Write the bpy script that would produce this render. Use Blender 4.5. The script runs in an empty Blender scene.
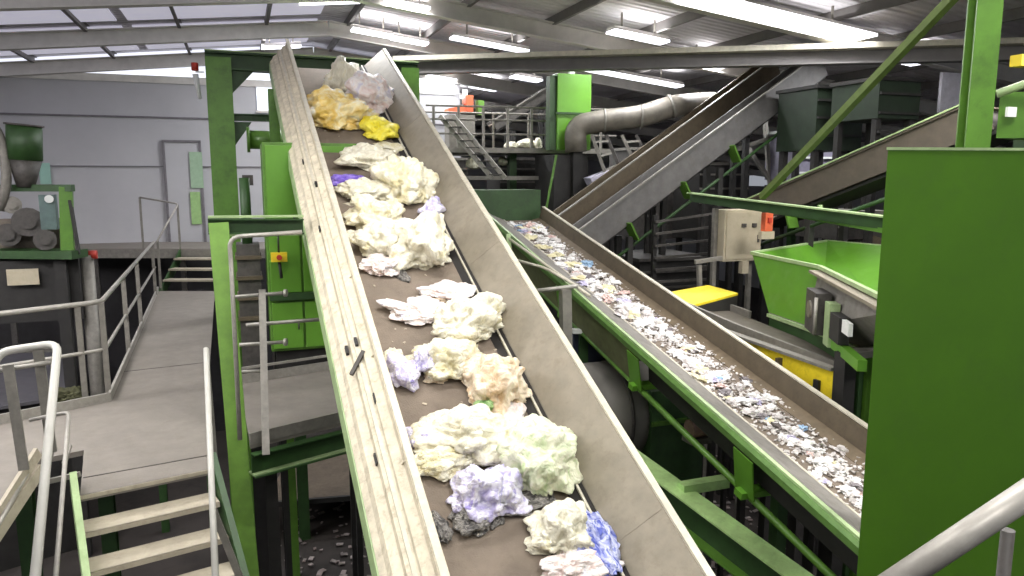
import bpy, math, random
from mathutils import Vector, Matrix, noise
random.seed(7)
SC = bpy.context.scene
COL = SC.collection
R = random.Random(11)
# ------------------------------------------------------------------ camera
F = 740.0; T = math.radians(8.45); CH = 6.0
def at(px, py, Y):
    x = (px-512)/F; u = (288-py)/F
    r = Vector((x, math.cos(T)+u*math.sin(T), u*math.cos(T)-math.sin(T)))
    return Vector((0, 0, CH)) + r*(Y/r.y)
def atz(px, py, z):
    x = (px-512)/F; u = (288-py)/F
    r = Vector((x, math.cos(T)+u*math.sin(T), u*math.cos(T)-math.sin(T)))
    return Vector((0, 0, CH)) + r*((z-CH)/r.z)
def proj(P):
    d = Vector(P)-Vector((0, 0, CH))
    f = d.y*math.cos(T)-d.z*math.sin(T); u = d.y*math.sin(T)+d.z*math.cos(T)
    return 512+F*d.x/f, 288-F*u/f
cam = bpy.data.cameras.new('camera'); cam.lens = F/1024*36; cam.sensor_width = 36
cam.clip_end = 200; cam.clip_start = .05
co = bpy.data.objects.new('camera', cam); co.location = (0, 0, CH)
co.rotation_euler = (math.pi/2-T, 0, 0); COL.objects.link(co); SC.camera = co
VS = SC.view_settings
VS.view_transform = 'Standard'; VS.look = 'None'; VS.gamma = 1; VS.use_curve_mapping = False
VS.exposure = -0.12
GZ = -1.0                                  # ground floor level
U = Vector((-math.sin(math.radians(20)), math.cos(math.radians(20)), 0))
V = Vector((math.cos(math.radians(20)), math.sin(math.radians(20)), 0))
Z = Vector((0, 0, 1))
# ------------------------------------------------------------------ materials
def lin(c):
    return tuple(((v/255)/12.92 if v/255 <= .04045 else ((v/255+.055)/1.055)**2.4) for v in c)
MC = {}
def mat(name, rgb, rough=.55, metal=0, var=.25, scale=6, bump=.0, bscale=40, dirt=None, dirt_amt=.5, emit=None, alpha_t=0, streak=None, spec=.5):
    if name in MC: return MC[name]
    m = bpy.data.materials.new(name); m.use_nodes = True
    nt = m.node_tree; n = nt.nodes; l = nt.links
    b = n['Principled BSDF']
    c = lin(rgb)
    tc = n.new('ShaderNodeTexCoord'); mp = n.new('ShaderNodeMapping')
    l.new(tc.outputs['Object'], mp.inputs['Vector'])
    if streak: mp.inputs['Scale'].default_value = streak
    nz = n.new('ShaderNodeTexNoise'); nz.inputs['Scale'].default_value = scale
    nz.inputs['Detail'].default_value = 8; nz.inputs['Roughness'].default_value = .65
    l.new(mp.outputs[0], nz.inputs['Vector'])
    rp = n.new('ShaderNodeValToRGB')
    rp.color_ramp.elements[0].position = .3; rp.color_ramp.elements[1].position = .7
    rp.color_ramp.elements[0].color = tuple(v*(1-var) for v in c)+(1,)
    rp.color_ramp.elements[1].color = tuple(min(1, v*(1+var*.6)) for v in c)+(1,)
    l.new(nz.outputs[0], rp.inputs[0])
    out = rp.outputs[0]
    if dirt:
        n2 = n.new('ShaderNodeTexNoise'); n2.inputs['Scale'].default_value = scale*1.7
        n2.inputs['Detail'].default_value = 10; n2.inputs['Roughness'].default_value = .75
        l.new(mp.outputs[0], n2.inputs['Vector'])
        r2 = n.new('ShaderNodeValToRGB'); r2.color_ramp.elements[0].position = .5
        r2.color_ramp.elements[1].position = .72
        r2.color_ramp.elements[1].color = (dirt_amt,)*3+(1,)
        l.new(n2.outputs[0], r2.inputs[0])
        mx = n.new('ShaderNodeMixRGB'); l.new(r2.outputs[0], mx.inputs[0])
        l.new(out, mx.inputs[1]); mx.inputs[2].default_value = lin(dirt)+(1,)
        out = mx.outputs[0]
    l.new(out, b.inputs['Base Color'])
    b.inputs['Roughness'].default_value = rough; b.inputs['Metallic'].default_value = metal
    b.inputs['Specular IOR Level'].default_value = spec
    if bump:
        n3 = n.new('ShaderNodeTexNoise'); n3.inputs['Scale'].default_value = bscale
        n3.inputs['Detail'].default_value = 6
        l.new(mp.outputs[0], n3.inputs['Vector'])
        bp = n.new('ShaderNodeBump'); bp.inputs['Strength'].default_value = bump
        bp.inputs['Distance'].default_value = .02
        l.new(n3.outputs[0], bp.inputs['Height']); l.new(bp.outputs[0], b.inputs['Normal'])
    if emit:
        b.inputs['Emission Color'].default_value = lin(emit[0])+(1,)
        b.inputs['Emission Strength'].default_value = emit[1]
    if alpha_t: b.inputs['Subsurface Weight'].default_value = alpha_t; b.inputs['Subsurface Radius'].default_value = (.05, .05, .05)
    MC[name] = m
    return m
GREEN = mat('green_paint', (86, 128, 44), .42, dirt=(46, 62, 30), dirt_amt=.45, scale=3)
GREEN_D = mat('dark_green_paint', (46, 76, 36), .5, dirt=(28, 34, 22), scale=4)
GREEN_L = mat('pale_green_paint', (158, 180, 130), .45, dirt=(96, 128, 70), dirt_amt=.4, scale=5)
GREEN_P = mat('panel_green_paint', (70, 114, 10), .5, var=.1, scale=2.5, dirt=(66, 100, 28), dirt_amt=.5)
CREAM = mat('worn_cream_paint', (206, 196, 172), .6, dirt=(132, 118, 92), dirt_amt=.75, scale=7, bump=.1)
STEEL = mat('dull_steel_sheet', (136, 128, 112), .6, metal=.15, dirt=(112, 100, 82), dirt_amt=.55, scale=5, var=.18)
LIP = mat('scuffed_steel_lip', (196, 190, 172), .5, metal=.1, var=.2, scale=12)
BELT = mat('dusty_belt_rubber', (122, 110, 97), .85, dirt=(92, 82, 71), dirt_amt=.5, scale=3, bump=.25, bscale=90)
RUB = mat('black_rubber', (40, 37, 35), .8, var=.3)
BROWN = mat('grimy_brown_steel', (88, 77, 60), .7, dirt=(64, 52, 38), dirt_amt=.7, scale=6)
GREYC = mat('grey_conveyor_steel', (124, 120, 114), .65, dirt=(84, 76, 64), dirt_amt=.6, scale=5)
GALV = mat('galvanised_tube', (160, 156, 148), .45, metal=.25, var=.2, scale=15)
GALV_D = mat('dull_galvanised_tube', (128, 124, 116), .55, metal=.2, var=.25, scale=12)
DECK = mat('dusty_deck_plate', (122, 116, 108), .75, dirt=(106, 98, 86), dirt_amt=.5, scale=4, var=.14, bump=.1)
TREAD = mat('worn_stair_plate', (172, 163, 144), .75, dirt=(130, 120, 100), dirt_amt=.5, scale=8, var=.15)
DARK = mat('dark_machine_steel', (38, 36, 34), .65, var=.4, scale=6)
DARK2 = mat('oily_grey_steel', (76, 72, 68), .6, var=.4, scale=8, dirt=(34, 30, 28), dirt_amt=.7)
FLOORM = mat('dirty_concrete', (52, 46, 42), .85, dirt=(26, 22, 20), dirt_amt=.8, scale=1.2, var=.3, bump=.2)
WALLM = mat('grey_wall_panel', (176, 175, 178), .7, var=.06, scale=1.2)
WALLD = mat('wall_seam', (112, 108, 112), .7)
ROOFM = mat('pale_roof_sheet', (204, 200, 204), .75, var=.12, scale=.8, dirt=(150, 144, 138), dirt_amt=.4)
RAFT = mat('grey_rafter_paint', (206, 202, 196), .6, var=.15, scale=3)
RAFT_D = mat('dark_purlin_paint', (112, 108, 106), .65, var=.2, scale=3)
BEIGE = mat('beige_cabinet_paint', (186, 176, 152), .55, var=.1, scale=5, dirt=(150, 136, 110), dirt_amt=.4)
YELLOW = mat('yellow_paint', (232, 206, 40), .5, var=.12, scale=6, dirt=(150, 124, 30), dirt_amt=.5)
WHITE = mat('white_plate', (220, 222, 218), .5, var=.08, scale=9)
RED = mat('red_paint', (178, 52, 38), .5)
ORANGE = mat('orange_paint', (222, 104, 66), .5)
LAMP = mat('lamp_tube', (250, 250, 255), .5, emit=((246, 246, 255), 3.2))
SKYL = mat('translucent_rooflight', (235, 238, 245), .5, emit=((232, 236, 250), 1.1))
WIN = mat('bright_window', (235, 238, 245), .4, emit=((228, 234, 248), .75))
TEAL = mat('pale_teal_notice', (150, 190, 176), .6, var=.1)
MINT = mat('pale_green_notice', (150, 176, 148), .6, var=.12, scale=10)
BLUE = mat('blue_plastic', (60, 84, 140), .5)
# ------------------------------------------------------------------ mesh builder
class MB:
    def __init__(s): s.v = []; s.f = []; s.sm = []
    def add(s, vs, fs, smooth=False):
        o = len(s.v); s.v += [Vector(p) for p in vs]
        s.f += [[i+o for i in f] for f in fs]; s.sm += [smooth]*len(fs); return s
    def extr(s, p, q, prof, up=Z, smooth=False):
        p = Vector(p); q = Vector(q); ax = (q-p).normalized()
        sd = ax.cross(Vector(up)).normalized(); u2 = sd.cross(ax)
        n = len(prof)
        a = [p+sd*x+u2*y for x, y in prof]; b = [q+sd*x+u2*y for x, y in prof]
        fs = [[i, (i+1) % n, n+(i+1) % n, n+i] for i in range(n)]
        o = len(s.v); s.add(a+b, fs, smooth)
        s.f += [[o+i for i in reversed(range(n))], [o+n+i for i in range(n)]]; s.sm += [False]*2
        return s
    def bar(s, p, q, w, h, up=Z, off=(0, 0)):
        x, y = off
        return s.extr(p, q, [(x-w/2, y-h/2), (x+w/2, y-h/2), (x+w/2, y+h/2), (x-w/2, y+h/2)], up)
    def ibeam(s, p, q, w, h, t=.015, up=Z):
        a, b = w/2, h/2
        return s.extr(p, q, [(-a, -b), (a, -b), (a, -b+t), (t/2, -b+t), (t/2, b-t), (a, b-t), (a, b), (-a, b), (-a, b-t), (-t/2, b-t), (-t/2, -b+t), (-a, -b+t)], up)
    def chan(s, p, q, w, h, t=.012, up=Z, sgn=1):
        b = h/2
        pr = [(0, -b), (w, -b), (w, -b+t), (t, -b+t), (t, b-t), (w, b-t), (w, b), (0, b)]
        if sgn < 0: pr = [(-x, y) for x, y in reversed(pr)]
        return s.extr(p, q, pr, up)
    def line(s, p, q, pts, t, up=Z):
        """thick polyline profile pts [(side,up)...], t thickness"""
        off = []
        for i, (x, y) in enumerate(pts):
            x0, y0 = pts[max(0, i-1)]; x1, y1 = pts[min(len(pts)-1, i+1)]
            dx, dy = x1-x0, y1-y0; L = math.hypot(dx, dy)
            off.append((x+dy/L*t, y-dx/L*t))
        return s.extr(p, q, pts+off[::-1], up)
    def tube(s, pts, r, n=10, closed=False):
        pts = [Vector(p) for p in pts]; rs = r if isinstance(r, (list, tuple)) else [r]*len(pts)
        vs = []; ref = None
        for i, p in enumerate(pts):
            d = (pts[min(i+1, len(pts)-1)]-pts[max(i-1, 0)]).normalized()
            if ref is None: ref = d.cross(Z) if abs(d.z) < .95 else d.cross(Vector((1, 0, 0)))
            ref = (ref-d*ref.dot(d)).normalized(); b = d.cross(ref)
            vs += [p+ref*math.cos(k*2*math.pi/n)*rs[i]+b*math.sin(k*2*math.pi/n)*rs[i] for k in range(n)]
        fs = [[i*n+k, i*n+(k+1) % n, (i+1)*n+(k+1) % n, (i+1)*n+k] for i in range(len(pts)-1) for k in range(n)]
        o = len(s.v); s.add(vs, fs, True)
        s.f += [[o+k for k in reversed(range(n))], [o+(len(pts)-1)*n+k for k in range(n)]]; s.sm += [False]*2
        return s
    def box(s, c, a, b, d):
        """half vectors"""
        c = Vector(c); a = Vector(a); b = Vector(b); d = Vector(d)
        vs = [c+a*i+b*j+d*k for i in (-1, 1) for j in (-1, 1) for k in (-1, 1)]
        return s.add(vs, [[0, 1, 3, 2], [4, 6, 7, 5], [0, 4, 5, 1], [2, 3, 7, 6], [0, 2, 6, 4], [1, 5, 7, 3]])
    def prism(s, pts, vec):
        pts = [Vector(p) for p in pts]; vec = Vector(vec); n = len(pts)
        return s.add(pts+[p+vec for p in pts], [list(range(n)), [n+i for i in reversed(range(n))]]+[[i, n+i, n+(i+1) % n, (i+1) % n] for i in range(n)])
    def build(s, name, m, parent=None, loc=None):
        me = bpy.data.meshes.new(name)
        if parent is not None: org = wloc(parent)
        elif loc is not None: org = Vector(loc)
        else:
            zs = min(p.z for p in s.v)
            org = Vector((sum(p.x for p in s.v)/len(s.v), sum(p.y for p in s.v)/len(s.v), zs))
        me.from_pydata([p-org for p in s.v], [], s.f)
        for p, f in zip(me.polygons, s.sm): p.use_smooth = f
        me.materials.append(m)
        import bmesh
        bm = bmesh.new(); bm.from_mesh(me); bmesh.ops.recalc_face_normals(bm, faces=bm.faces); bm.to_mesh(me); bm.free()
        o = bpy.data.objects.new(name, me); COL.objects.link(o)
        if parent is not None: o.parent = parent
        else: o.location = org
        return o
def wloc(o):
    v = Vector(o.location)
    while o.parent is not None: o = o.parent; v += Vector(o.location)
    return v
def fil(pts, r=.08, n=5):
    pts = [Vector(p) for p in pts]; out = [pts[0]]
    for i in range(1, len(pts)-1):
        p = pts[i]; a = (pts[i-1]-p); b = (pts[i+1]-p)
        ra = min(r, a.length*.45); rb = min(r, b.length*.45)
        A = p+a.normalized()*ra; B = p+b.normalized()*rb
        for k in range(n+1):
            t = k/n; out.append(A*(1-t)**2+p*2*t*(1-t)+B*t*t)
    out.append(pts[-1]); return out
def tag(o, label, cat, group=None, kind=None):
    o['label'] = label; o['category'] = cat
    if group: o['group'] = group
    if kind: o['kind'] = kind
    return o
def thing(name, label, cat, loc, group=None):
    o = bpy.data.objects.new(name, None); COL.objects.link(o); o.location = loc; o.empty_display_size = .1
    return tag(o, label, cat, group)
def struct(o, kind='structure'):
    o['kind'] = kind; return o
def bevel(o, w=.006):
    b = o.modifiers.new('bevel', 'BEVEL'); b.width = w; b.segments = 2; b.limit_method = 'ANGLE'; return o
def vbox(c0, wx, wd, z0, z1, m=None, ax=V, ay=U):
    """box with front-left-bottom corner c0 (x,y used), running ax*wx, ay*wd, from z0 to z1"""
    m = m or MB(); c = Vector((c0[0], c0[1], (z0+z1)/2))+ax*wx/2+ay*wd/2
    return m.box(c, ax*wx/2, ay*wd/2, Z*(z1-z0)/2)

# ------------------------------------------------------------------ SETTING
def pl(u, v, z): return U*u+V*v+Z*z
struct(MB().box(pl(16, 4, GZ-.1), U*30, V*30, Z*.1).build('floor', FLOORM))
# roof: ridge runs along U, at lateral offset RV
RP = at(330, 33, 17); RV = RP.dot(V); RZ = 9.45
SL, SR = .105, .115
def roofz(P):
    d = P.dot(V)-RV
    return RZ+(d*SL if d < 0 else -d*SR)
def roofhit(px, py, drop=.0):
    lo, hi = 2, 60
    for _ in range(50):
        m = (lo+hi)/2; P = at(px, py, m)
        if P.z > roofz(P)-drop: hi = m
        else: lo = m
    return at(px, py, lo)
UE = 46.0
m = MB()
for s_, wd in ((-1, 24), (1, 30)):
    sl = SL if s_ < 0 else SR
    # ribbed roof sheets
    a = Vector((RV, 0, 0))
    n = 90
    top = []
    p0 = pl(-6, RV, RZ+.16); p1 = pl(-6, RV+s_*wd, RZ+.16-sl*wd)
    m.prism([p0, p1, p1+U*(UE+6), p0+U*(UE+6)], Z*.06)
ceil = struct(m.build('ceiling', ROOFM))
# corrugation bump for the roof sheet
nt = ROOFM.node_tree; wv = nt.nodes.new('ShaderNodeTexWave'); wv.inputs['Scale'].default_value = 1.6
wv.bands_direction = 'Y'; mp = nt.nodes.new('ShaderNodeMapping'); mp.inputs['Rotation'].default_value = (0, 0, math.radians(-20))
tcn = nt.nodes.new('ShaderNodeTexCoord'); nt.links.new(tcn.outputs['Object'], mp.inputs[0]); nt.links.new(mp.outputs[0], wv.inputs[0])
bpn = nt.nodes.new('ShaderNodeBump'); bpn.inputs['Distance'].default_value = .06; bpn.inputs['Strength'].default_value = .6
nt.links.new(wv.outputs[0], bpn.inputs['Height']); nt.links.new(bpn.outputs[0], nt.nodes['Principled BSDF'].inputs['Normal'])
tn = 0
def rafter(u, w=.2, h=.32):
    global tn
    tn += 1; m = MB()
    L = pl(u, RV-20, RZ-20*SL-h/2+.02); C = pl(u, RV, RZ-h/2+.02); Rr = pl(u, RV+28, RZ-28*SR-h/2+.02)
    m.ibeam(L, C, w, h, .02); m.ibeam(C, Rr, w, h, .02)
    struct(m.build('trim_%d' % tn, RAFT))
for u in (6.0, 10.4, 14.0, 17.6, 21.2, 26, 31, 36, 41): rafter(u)
for k in range(-9, 16):
    tn += 1; v = RV+k*1.75+.4
    z = roofz(pl(0, v, 0))+.07
    ue = 21.6 if k < 1 else UE
    struct(MB().chan(pl(4, v, z), pl(ue, v, z), .07, .17, .01).build('trim_%d' % tn, RAFT_D))
# back wall on the left (u = 20.6) with seams, return wall, far wall
WU = 21.5
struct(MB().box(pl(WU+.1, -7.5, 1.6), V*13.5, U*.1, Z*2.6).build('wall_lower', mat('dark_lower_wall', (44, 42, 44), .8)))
m = MB().box(pl(WU+.1, -7.5, 6.38), V*13.5, U*.1, Z*2.17); struct(m.build('wall_back', WALLM))
m = MB()
# gable strip above: lighter translucent sheet
g0 = pl(WU-.02, -20, 8.6); gx = pl(WU-.02, 6, 8.6)
m.prism([pl(WU+.05, -21, 8.55), pl(WU+.05, 6, 8.55), pl(WU+.05, 6, roofz(pl(0, 6, 0))+.1), pl(WU+.05, RV, RZ+.1), pl(WU+.05, -21, max(8.56, roofz(pl(0, -21, 0))))], U*.08)
struct(m.build('window_1', SKYL))
for zz, hh in ((8.5, .09), (7.55, .02), (6.3, .012), (4.2, .05)):
    tn += 1; struct(MB().box(pl(WU-.02, -7.5, zz), V*13.5, U*.02, Z*hh).build('trim_%d' % tn, WALLD if zz < 8 else RAFT))
struct(MB().box(pl(WU+9, 6.1, 4.2), U*9, V*.1, Z*5.2).build('wall_return', WALLM))
struct(MB().box(pl(UE-2, 14, 4), V*16, U*.1, Z*5).build('wall_far', WALLM))
struct(MB().box(pl(15, RV-21.5, 3.2), U*21, V*.1, Z*4.2).build('wall_left', WALLM))
struct(MB().box(pl(18, RV+29, 2.2), U*27, V*.1, Z*3.3).build('wall_right', WALLM))
# door with notices on the back wall
def wallpt(px, py):
    lo, hi = 5, 60
    for _ in range(50):
        m_ = (lo+hi)/2
        if at(px, py, m_).dot(U) > WU-.03: hi = m_
        else: lo = m_
    return at(px, py, lo)
a = wallpt(163, 141); b = wallpt(206, 248)
w = (b-a).dot(V)
dz0, dz1 = 4.2, a.z
d = MB(); c = Vector((a.x, a.y, 0))
d.box(c+V*w/2+Z*(dz0+dz1)/2, V*w/2, U*.02, Z*(dz1-dz0)/2)
door = struct(d.build('door_1', WALLM))
fr = MB(); P0 = c-U*.03
fr.bar(P0+Z*dz0, P0+Z*dz1, .06, .05, up=U); fr.bar(P0+V*w+Z*dz0, P0+V*w+Z*dz1, .06, .05, up=U); fr.bar(P0+Z*dz1-V*.03, P0+Z*dz1+V*(w+.03), .05, .06)
fr.build('door_frame', WALLD, door)
MB().box(P0+V*(w-.12)+Z*(dz0+1.0), V*.06, U*.03, Z*.02).build('door_handle', DARK2, door)
def notice(name, x0, y0, x1, y1, mt, label, cat='notice'):
    a = wallpt(x0, y0); b = wallpt(x1, y1); w = (b-a).dot(V)
    m = MB().box(a+V*w/2-U*.05+Z*(b.z-a.z)/2, V*w/2, U*.012, Z*abs(b.z-a.z)/2)
    return tag(m.build(name, mt), label, cat)
notice('door_notice', 189, 152, 204, 188, MINT, 'pale mint notice on the upper half of the grey door', 'notice')
notice('door_poster', 190, 192, 202, 224, mat('lime_sheet', (150, 186, 122), .6, var=.2, scale=8), 'lime green poster on the lower half of the grey door', 'poster')
notice('wall_notice', 39, 163, 52, 184, TEAL, 'pale teal sheet on the back wall beside the green cylinder', 'notice')
# bright window behind the green portal
a = wallpt(256, 86); b = wallpt(273, 112); w = (b-a).dot(V)
wn = struct(MB().box(a+V*w/2+Z*(b.z-a.z)/2-U*.03, V*w/2, U*.02, Z*abs(b.z-a.z)/2).build('window_2', WIN))
MB().bar(a-U*.06-V*.03, a-U*.06+V*(w+.03), .05, .06).bar(Vector((a.x, a.y, b.z))-U*.06-V*.03, Vector((a.x, a.y, b.z))-U*.06+V*(w+.03), .05, .06).build('window_frame', RAFT, wn)

# ------------------------------------------------------------------ rooflights, lamps and added roof glow
def ceiling_strip(x0, y0, x1, y1, wd, label, lamp=True, energy=60, name='strip_light', group=None):
    a = roofhit(x0, y0, .24); b = roofhit(x1, y1, .24)
    d = (b-a); mid = (a+b)/2
    L = d.length; d.normalize()
    # keep it on the roof slope, running along V
    dd = (V+Z*(-SR if mid.dot(V) > RV else SL)).normalized()
    L = max(.8, min(4.5, abs(d.dot(dd))*L))
    t = thing(name, label, 'ceiling light', mid+Z*.1, group)
    p, q = mid-dd*L/2, mid+dd*L/2
    MB().extr(p+Z*.07, q+Z*.07, [(-wd/2, -.03), (wd/2, -.03), (wd/2*.6, .05), (-wd/2*.6, .05)]).build('housing', RAFT, t)
    MB().bar(p+Z*.02, q+Z*.02, wd*.9, .04).build('diffuser', LAMP if lamp else SKYL, t)
    for k in (.2, .8): MB().bar(p.lerp(q, k)+Z*.08, p.lerp(q, k)+Z*(roofz(p.lerp(q, k))+.16-p.lerp(q, k).z), .03, .03, up=U).build('hanger', GALV_D, t)
    if energy:
        ld = bpy.data.lights.new('lamp_light', 'AREA'); ld.shape = 'RECTANGLE'; ld.size = L; ld.size_y = wd
        ld.energy = energy; ld.color = (.97, .98, 1.0)
        lo = bpy.data.objects.new('lamp_light', ld); COL.objects.link(lo); lo.location = mid-Z*.03
        lo.rotation_euler = (0, math.atan(SR), math.radians(20))
        ld = bpy.data.lights.new('lamp_uplight', 'AREA'); ld.shape = 'RECTANGLE'; ld.size = L; ld.size_y = wd; ld.energy = energy*.12
        lo = bpy.data.objects.new('lamp_uplight', ld); COL.objects.link(lo); lo.location = mid+Z*.14; lo.rotation_euler = (math.pi, 0, math.radians(20))
    return t
ST = [(692, -6, 856, 41, .62, 'largest bright strip light, at the top right of the hall'),
      (385, 1, 427, 12, .42, 'short bright light at the top, above the conveyor head'),
      (352, 30, 391, 38, .42, 'bright light just above the head of the bag conveyor'),
      (393, 38, 426, 46, .42, 'bright light right of the conveyor head, beside a shorter one'),
      (452, 38, 526, 53, .36, 'long light between two rafters over the far gantry'),
      (588, 67, 672, 89, .42, 'long light hanging over the grey duct'),
      (614, 31, 661, 45, .4, 'short light above the wide cross girder'),
      (688, 64, 723, 68, .45, 'small light below the cross girder, left of the twin conveyors'),
      (870, 58, 925, 64, .3, 'light at the far right beside the green diagonal brace'),
      (262, 47, 300, 49, .3, 'flat bright light left of the conveyor head'),
      (300, 1, 360, 5, .3, 'faint light at the top edge, above the green portal')]
ST += [(424, 78, 458, 80, .5, 'leftmost of the small far lights over the gantry'), (468, 88, 500, 90, .5, 'small far light right above the orange machine'),
       (436, 95, 466, 97, .5, 'lowest small far light over the gantry'), (512, 78, 540, 81, .5, 'small far light left of the tall green box top')]
for s_ in ST: ceiling_strip(*s_, energy=120)

ROOF_GLOW = mat('added_roof_glow', (186, 184, 196), .6, var=.1, scale=1.5, emit=((186, 184, 198), .8))  # made-up glow that lifts the dark left ceiling
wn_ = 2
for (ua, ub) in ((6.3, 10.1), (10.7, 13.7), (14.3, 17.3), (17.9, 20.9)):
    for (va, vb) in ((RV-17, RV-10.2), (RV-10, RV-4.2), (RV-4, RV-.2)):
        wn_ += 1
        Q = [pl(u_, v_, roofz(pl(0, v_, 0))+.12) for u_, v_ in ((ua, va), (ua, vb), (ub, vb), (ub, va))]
        struct(MB().prism(Q, Z*.02).build('window_%d' % wn_, ROOF_GLOW))  # added glow panels under the roof sheet, not real windows
# wide cross girder
g = MB(); p = at(395, 65, 19); q = at(1040, 49, 15.5)
g.ibeam(at(396, 67, 15.4), at(1045, 50, 12.2), .26, .3, .03)
gd = tag(g.build('cross_girder', RAFT_D), 'long grey girder crossing the hall under the roof', 'girder')
MB().bar(at(396, 59.5, 15.3), at(1045, 41, 12.1), .3, .09).build('pale_flange', LIP, gd)

# ------------------------------------------------------------------ conveyor A (bags)
def axes(vx, vy):
    D = at(vx, vy, 1)-Vector((0, 0, CH)); D.normalize()
    Vv = Vector((D.y, -D.x, 0)).normalized(); return D, Vv, Vv.cross(D)
AD, AV, AN = axes(205, -240)
AO = at(448, 576, 4.0)
def A(t, a=0, b=0): return AO+AD*t+AV*a+AN*b
T0, T1 = -2.4, 10.45
cA = thing('bag_conveyor', 'big inclined belt conveyor with pale steel sides carrying bags of waste', 'conveyor', (A(0).x, A(0).y, GZ))
BB = -.35; BW = 1.26
b = MB().bar(A(T0, .62, BB-.01), A(T1-.15, .62, BB-.01), BW, .02, up=AN)
b.tube([A(T1-.15, -.01, BB-.12), A(T1-.15, 1.25, BB-.12)], .115, 16)
b.bar(A(T0, .62, BB-.22), A(T1-.15, .62, BB-.22), BW, .02, up=AN)
b.build('belt', BELT, cA)
m = MB()
m.line(A(T0), A(T1), [(1.235, -.325), (1.55, -.005), (1.62, 0), (1.625, -.04)], .012, up=AN)
for k in range(3):
    t = .2+k*3.6
    m.bar(A(t, 1.28, -.285), A(t, 1.55, -.01), .012, .012, up=AD)
m2 = m.build('right_side_wall', STEEL, cA); m2['label'] = 'dull grey steel side wall'
MB().bar(A(T0, 1.585, .006), A(T1, 1.585, .006), .055, .02, up=AN).build('wall_lip', LIP, cA)
sk = MB().line(A(T0), A(T1), [(1.13, -.345), (1.20, -.325), (1.245, -.285)], .012, up=AN).build('rubber_skirt', RUB, cA)
MB().bar(A(T0, 1.21, -.305), A(T1, 1.21, -.305), .018, .018, up=AN).build('skirt_clamp', LIP, cA)
# left wall: stepped side panels
lp = [(.05, -.34), (0, 0), (-.045, 0), (-.05, -.05), (-.115, -.085), (-.12, -.12), (-.185, -.155), (-.19, -.21), (-.25, -.25), (-.27, -.30), (-.31, -.35)]
m = MB().line(A(T0), A(T1+.05), lp, .012, up=AN)
for k in range(11):
    t = -1.4+k*1.17
    m.bar(A(t, -.01, .004), A(t, -.06, -.056), .05, .01, up=AD)
m.build('left_side_wall', CREAM, cA)
MB().bar(A(T0, -.022, .01), A(T1+.2, -.022, .01), .05, .02, up=AN).build('wall_lip', LIP, cA)
MB().bar(A(T0, -.155, -.128), A(T1, -.155, -.128), .03, .02, up=AN).build('cable_rail', LIP, cA)
for t, a_, b_ in ((1.1, -.2, -.19), (1.62, -.12, -.09), (2.35, -.15, -.11), (2.36, -.22, -.2), (4.4, -.2, -.18), (5.3, -.14, -.1), (6.1, -.2, -.19)):
    MB().bar(A(t, a_, b_), A(t+.1, a_, b_), .025, .03, up=AN).build('slot', DARK, cA)
m = MB().chan(A(T0, -.33, -.45), A(T1, -.33, -.45), .09, .2, .012, up=AN, sgn=1)
m.chan(A(T0, 1.5, -.45), A(T1, 1.5, -.45), .09, .2, .012, up=AN, sgn=-1)
for k in range(9): m.bar(A(.3+k*1.2, -.32, -.5), A(.3+k*1.2, 1.5, -.5), .08, .08, up=AN)
m.build('side_frame', GREEN_L, cA)
MB().bar(A(2.05, -.24, -.16), A(2.22, -.12, -.07), .03, .03, up=AN).build('bracket', DARK2, cA)
# idler rollers
for k in range(8):
    t = .5+k*1.2
    MB().tube([A(t, .0, BB-.29), A(t, 1.24, BB-.29)], .045, 12).build('idler_roller', DARK2, cA)
# legs : left one with the horizontal channel
yb = at(219, 226, 7.6)
legtop = Vector((yb.x, yb.y, yb.z))
foot = at(249, 576, 6.9); fd = (foot-legtop).normalized(); foot = legtop+fd*((GZ-legtop.z)/fd.z)
lg = MB().bar(foot, legtop-fd*.02, .19, .19, up=U); lg.box((foot.x, foot.y, GZ+.02), V*.2, U*.2, Z*.02)
lg.build('support_leg', mat('leaf_green_paint', (106, 146, 54), .45, dirt=(76, 106, 52), dirt_amt=.4, scale=4), cA)
ce = at(303, 226, 7.95)
MB().chan(at(208, 226, 7.6), ce, .1, .16, .014, sgn=1).build('leg_channel', GREEN_D, cA)
MB().bar(at(208, 217, 7.58), at(303, 216, 7.93), .13, .02).bar(at(210, 235, 7.58), at(303, 234, 7.93), .13, .02).build('channel_flange', GREEN_L, cA)
rt = A(4.2, 1.6, -.55)
MB().bar((rt.x+.1, rt.y, GZ), rt, .16, .16, up=U).build('support_leg', GREEN, cA)
for t in (9.6,):
    for a_ in (-.33, 1.55):
        p = A(t, a_, -.5); MB().bar((p.x, p.y, GZ), p, .16, .16, up=U).build('support_leg', GREEN, cA)
# green portal behind the conveyor head
pt = at(218, 58, 13.3); pr_ = pt+V*((at(409, 66, 14.4)-pt).dot(V))
pr_ = Vector((pr_.x, pr_.y, pt.z-.02))
po = thing('green_portal', 'tall green steel portal standing behind the head of the bag conveyor', 'steel frame', (pt.x, pt.y, GZ))
for P, wd in ((pt, .42), (pr_, .34)):
    MB().ibeam((P.x, P.y, GZ), P, wd, .3, .03, up=U).build('post', GREEN, po)
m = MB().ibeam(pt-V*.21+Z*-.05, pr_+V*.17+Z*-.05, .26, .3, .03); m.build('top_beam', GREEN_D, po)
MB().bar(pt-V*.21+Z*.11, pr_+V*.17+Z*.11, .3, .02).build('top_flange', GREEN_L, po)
m = MB().ibeam(pt+Z*-1.0, pt+V*1.15+Z*-1.0, .14, .12, .02); m.build('cross_beam', GREEN_D, po)
MB().prism([pt+V*.2-Z*.18-U*.05, pt+V*.6-Z*.18-U*.05, pt+V*.2-Z*.6-U*.05], U*.02).build('gusset', GREEN_D, po)
g_ = MB()
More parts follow.
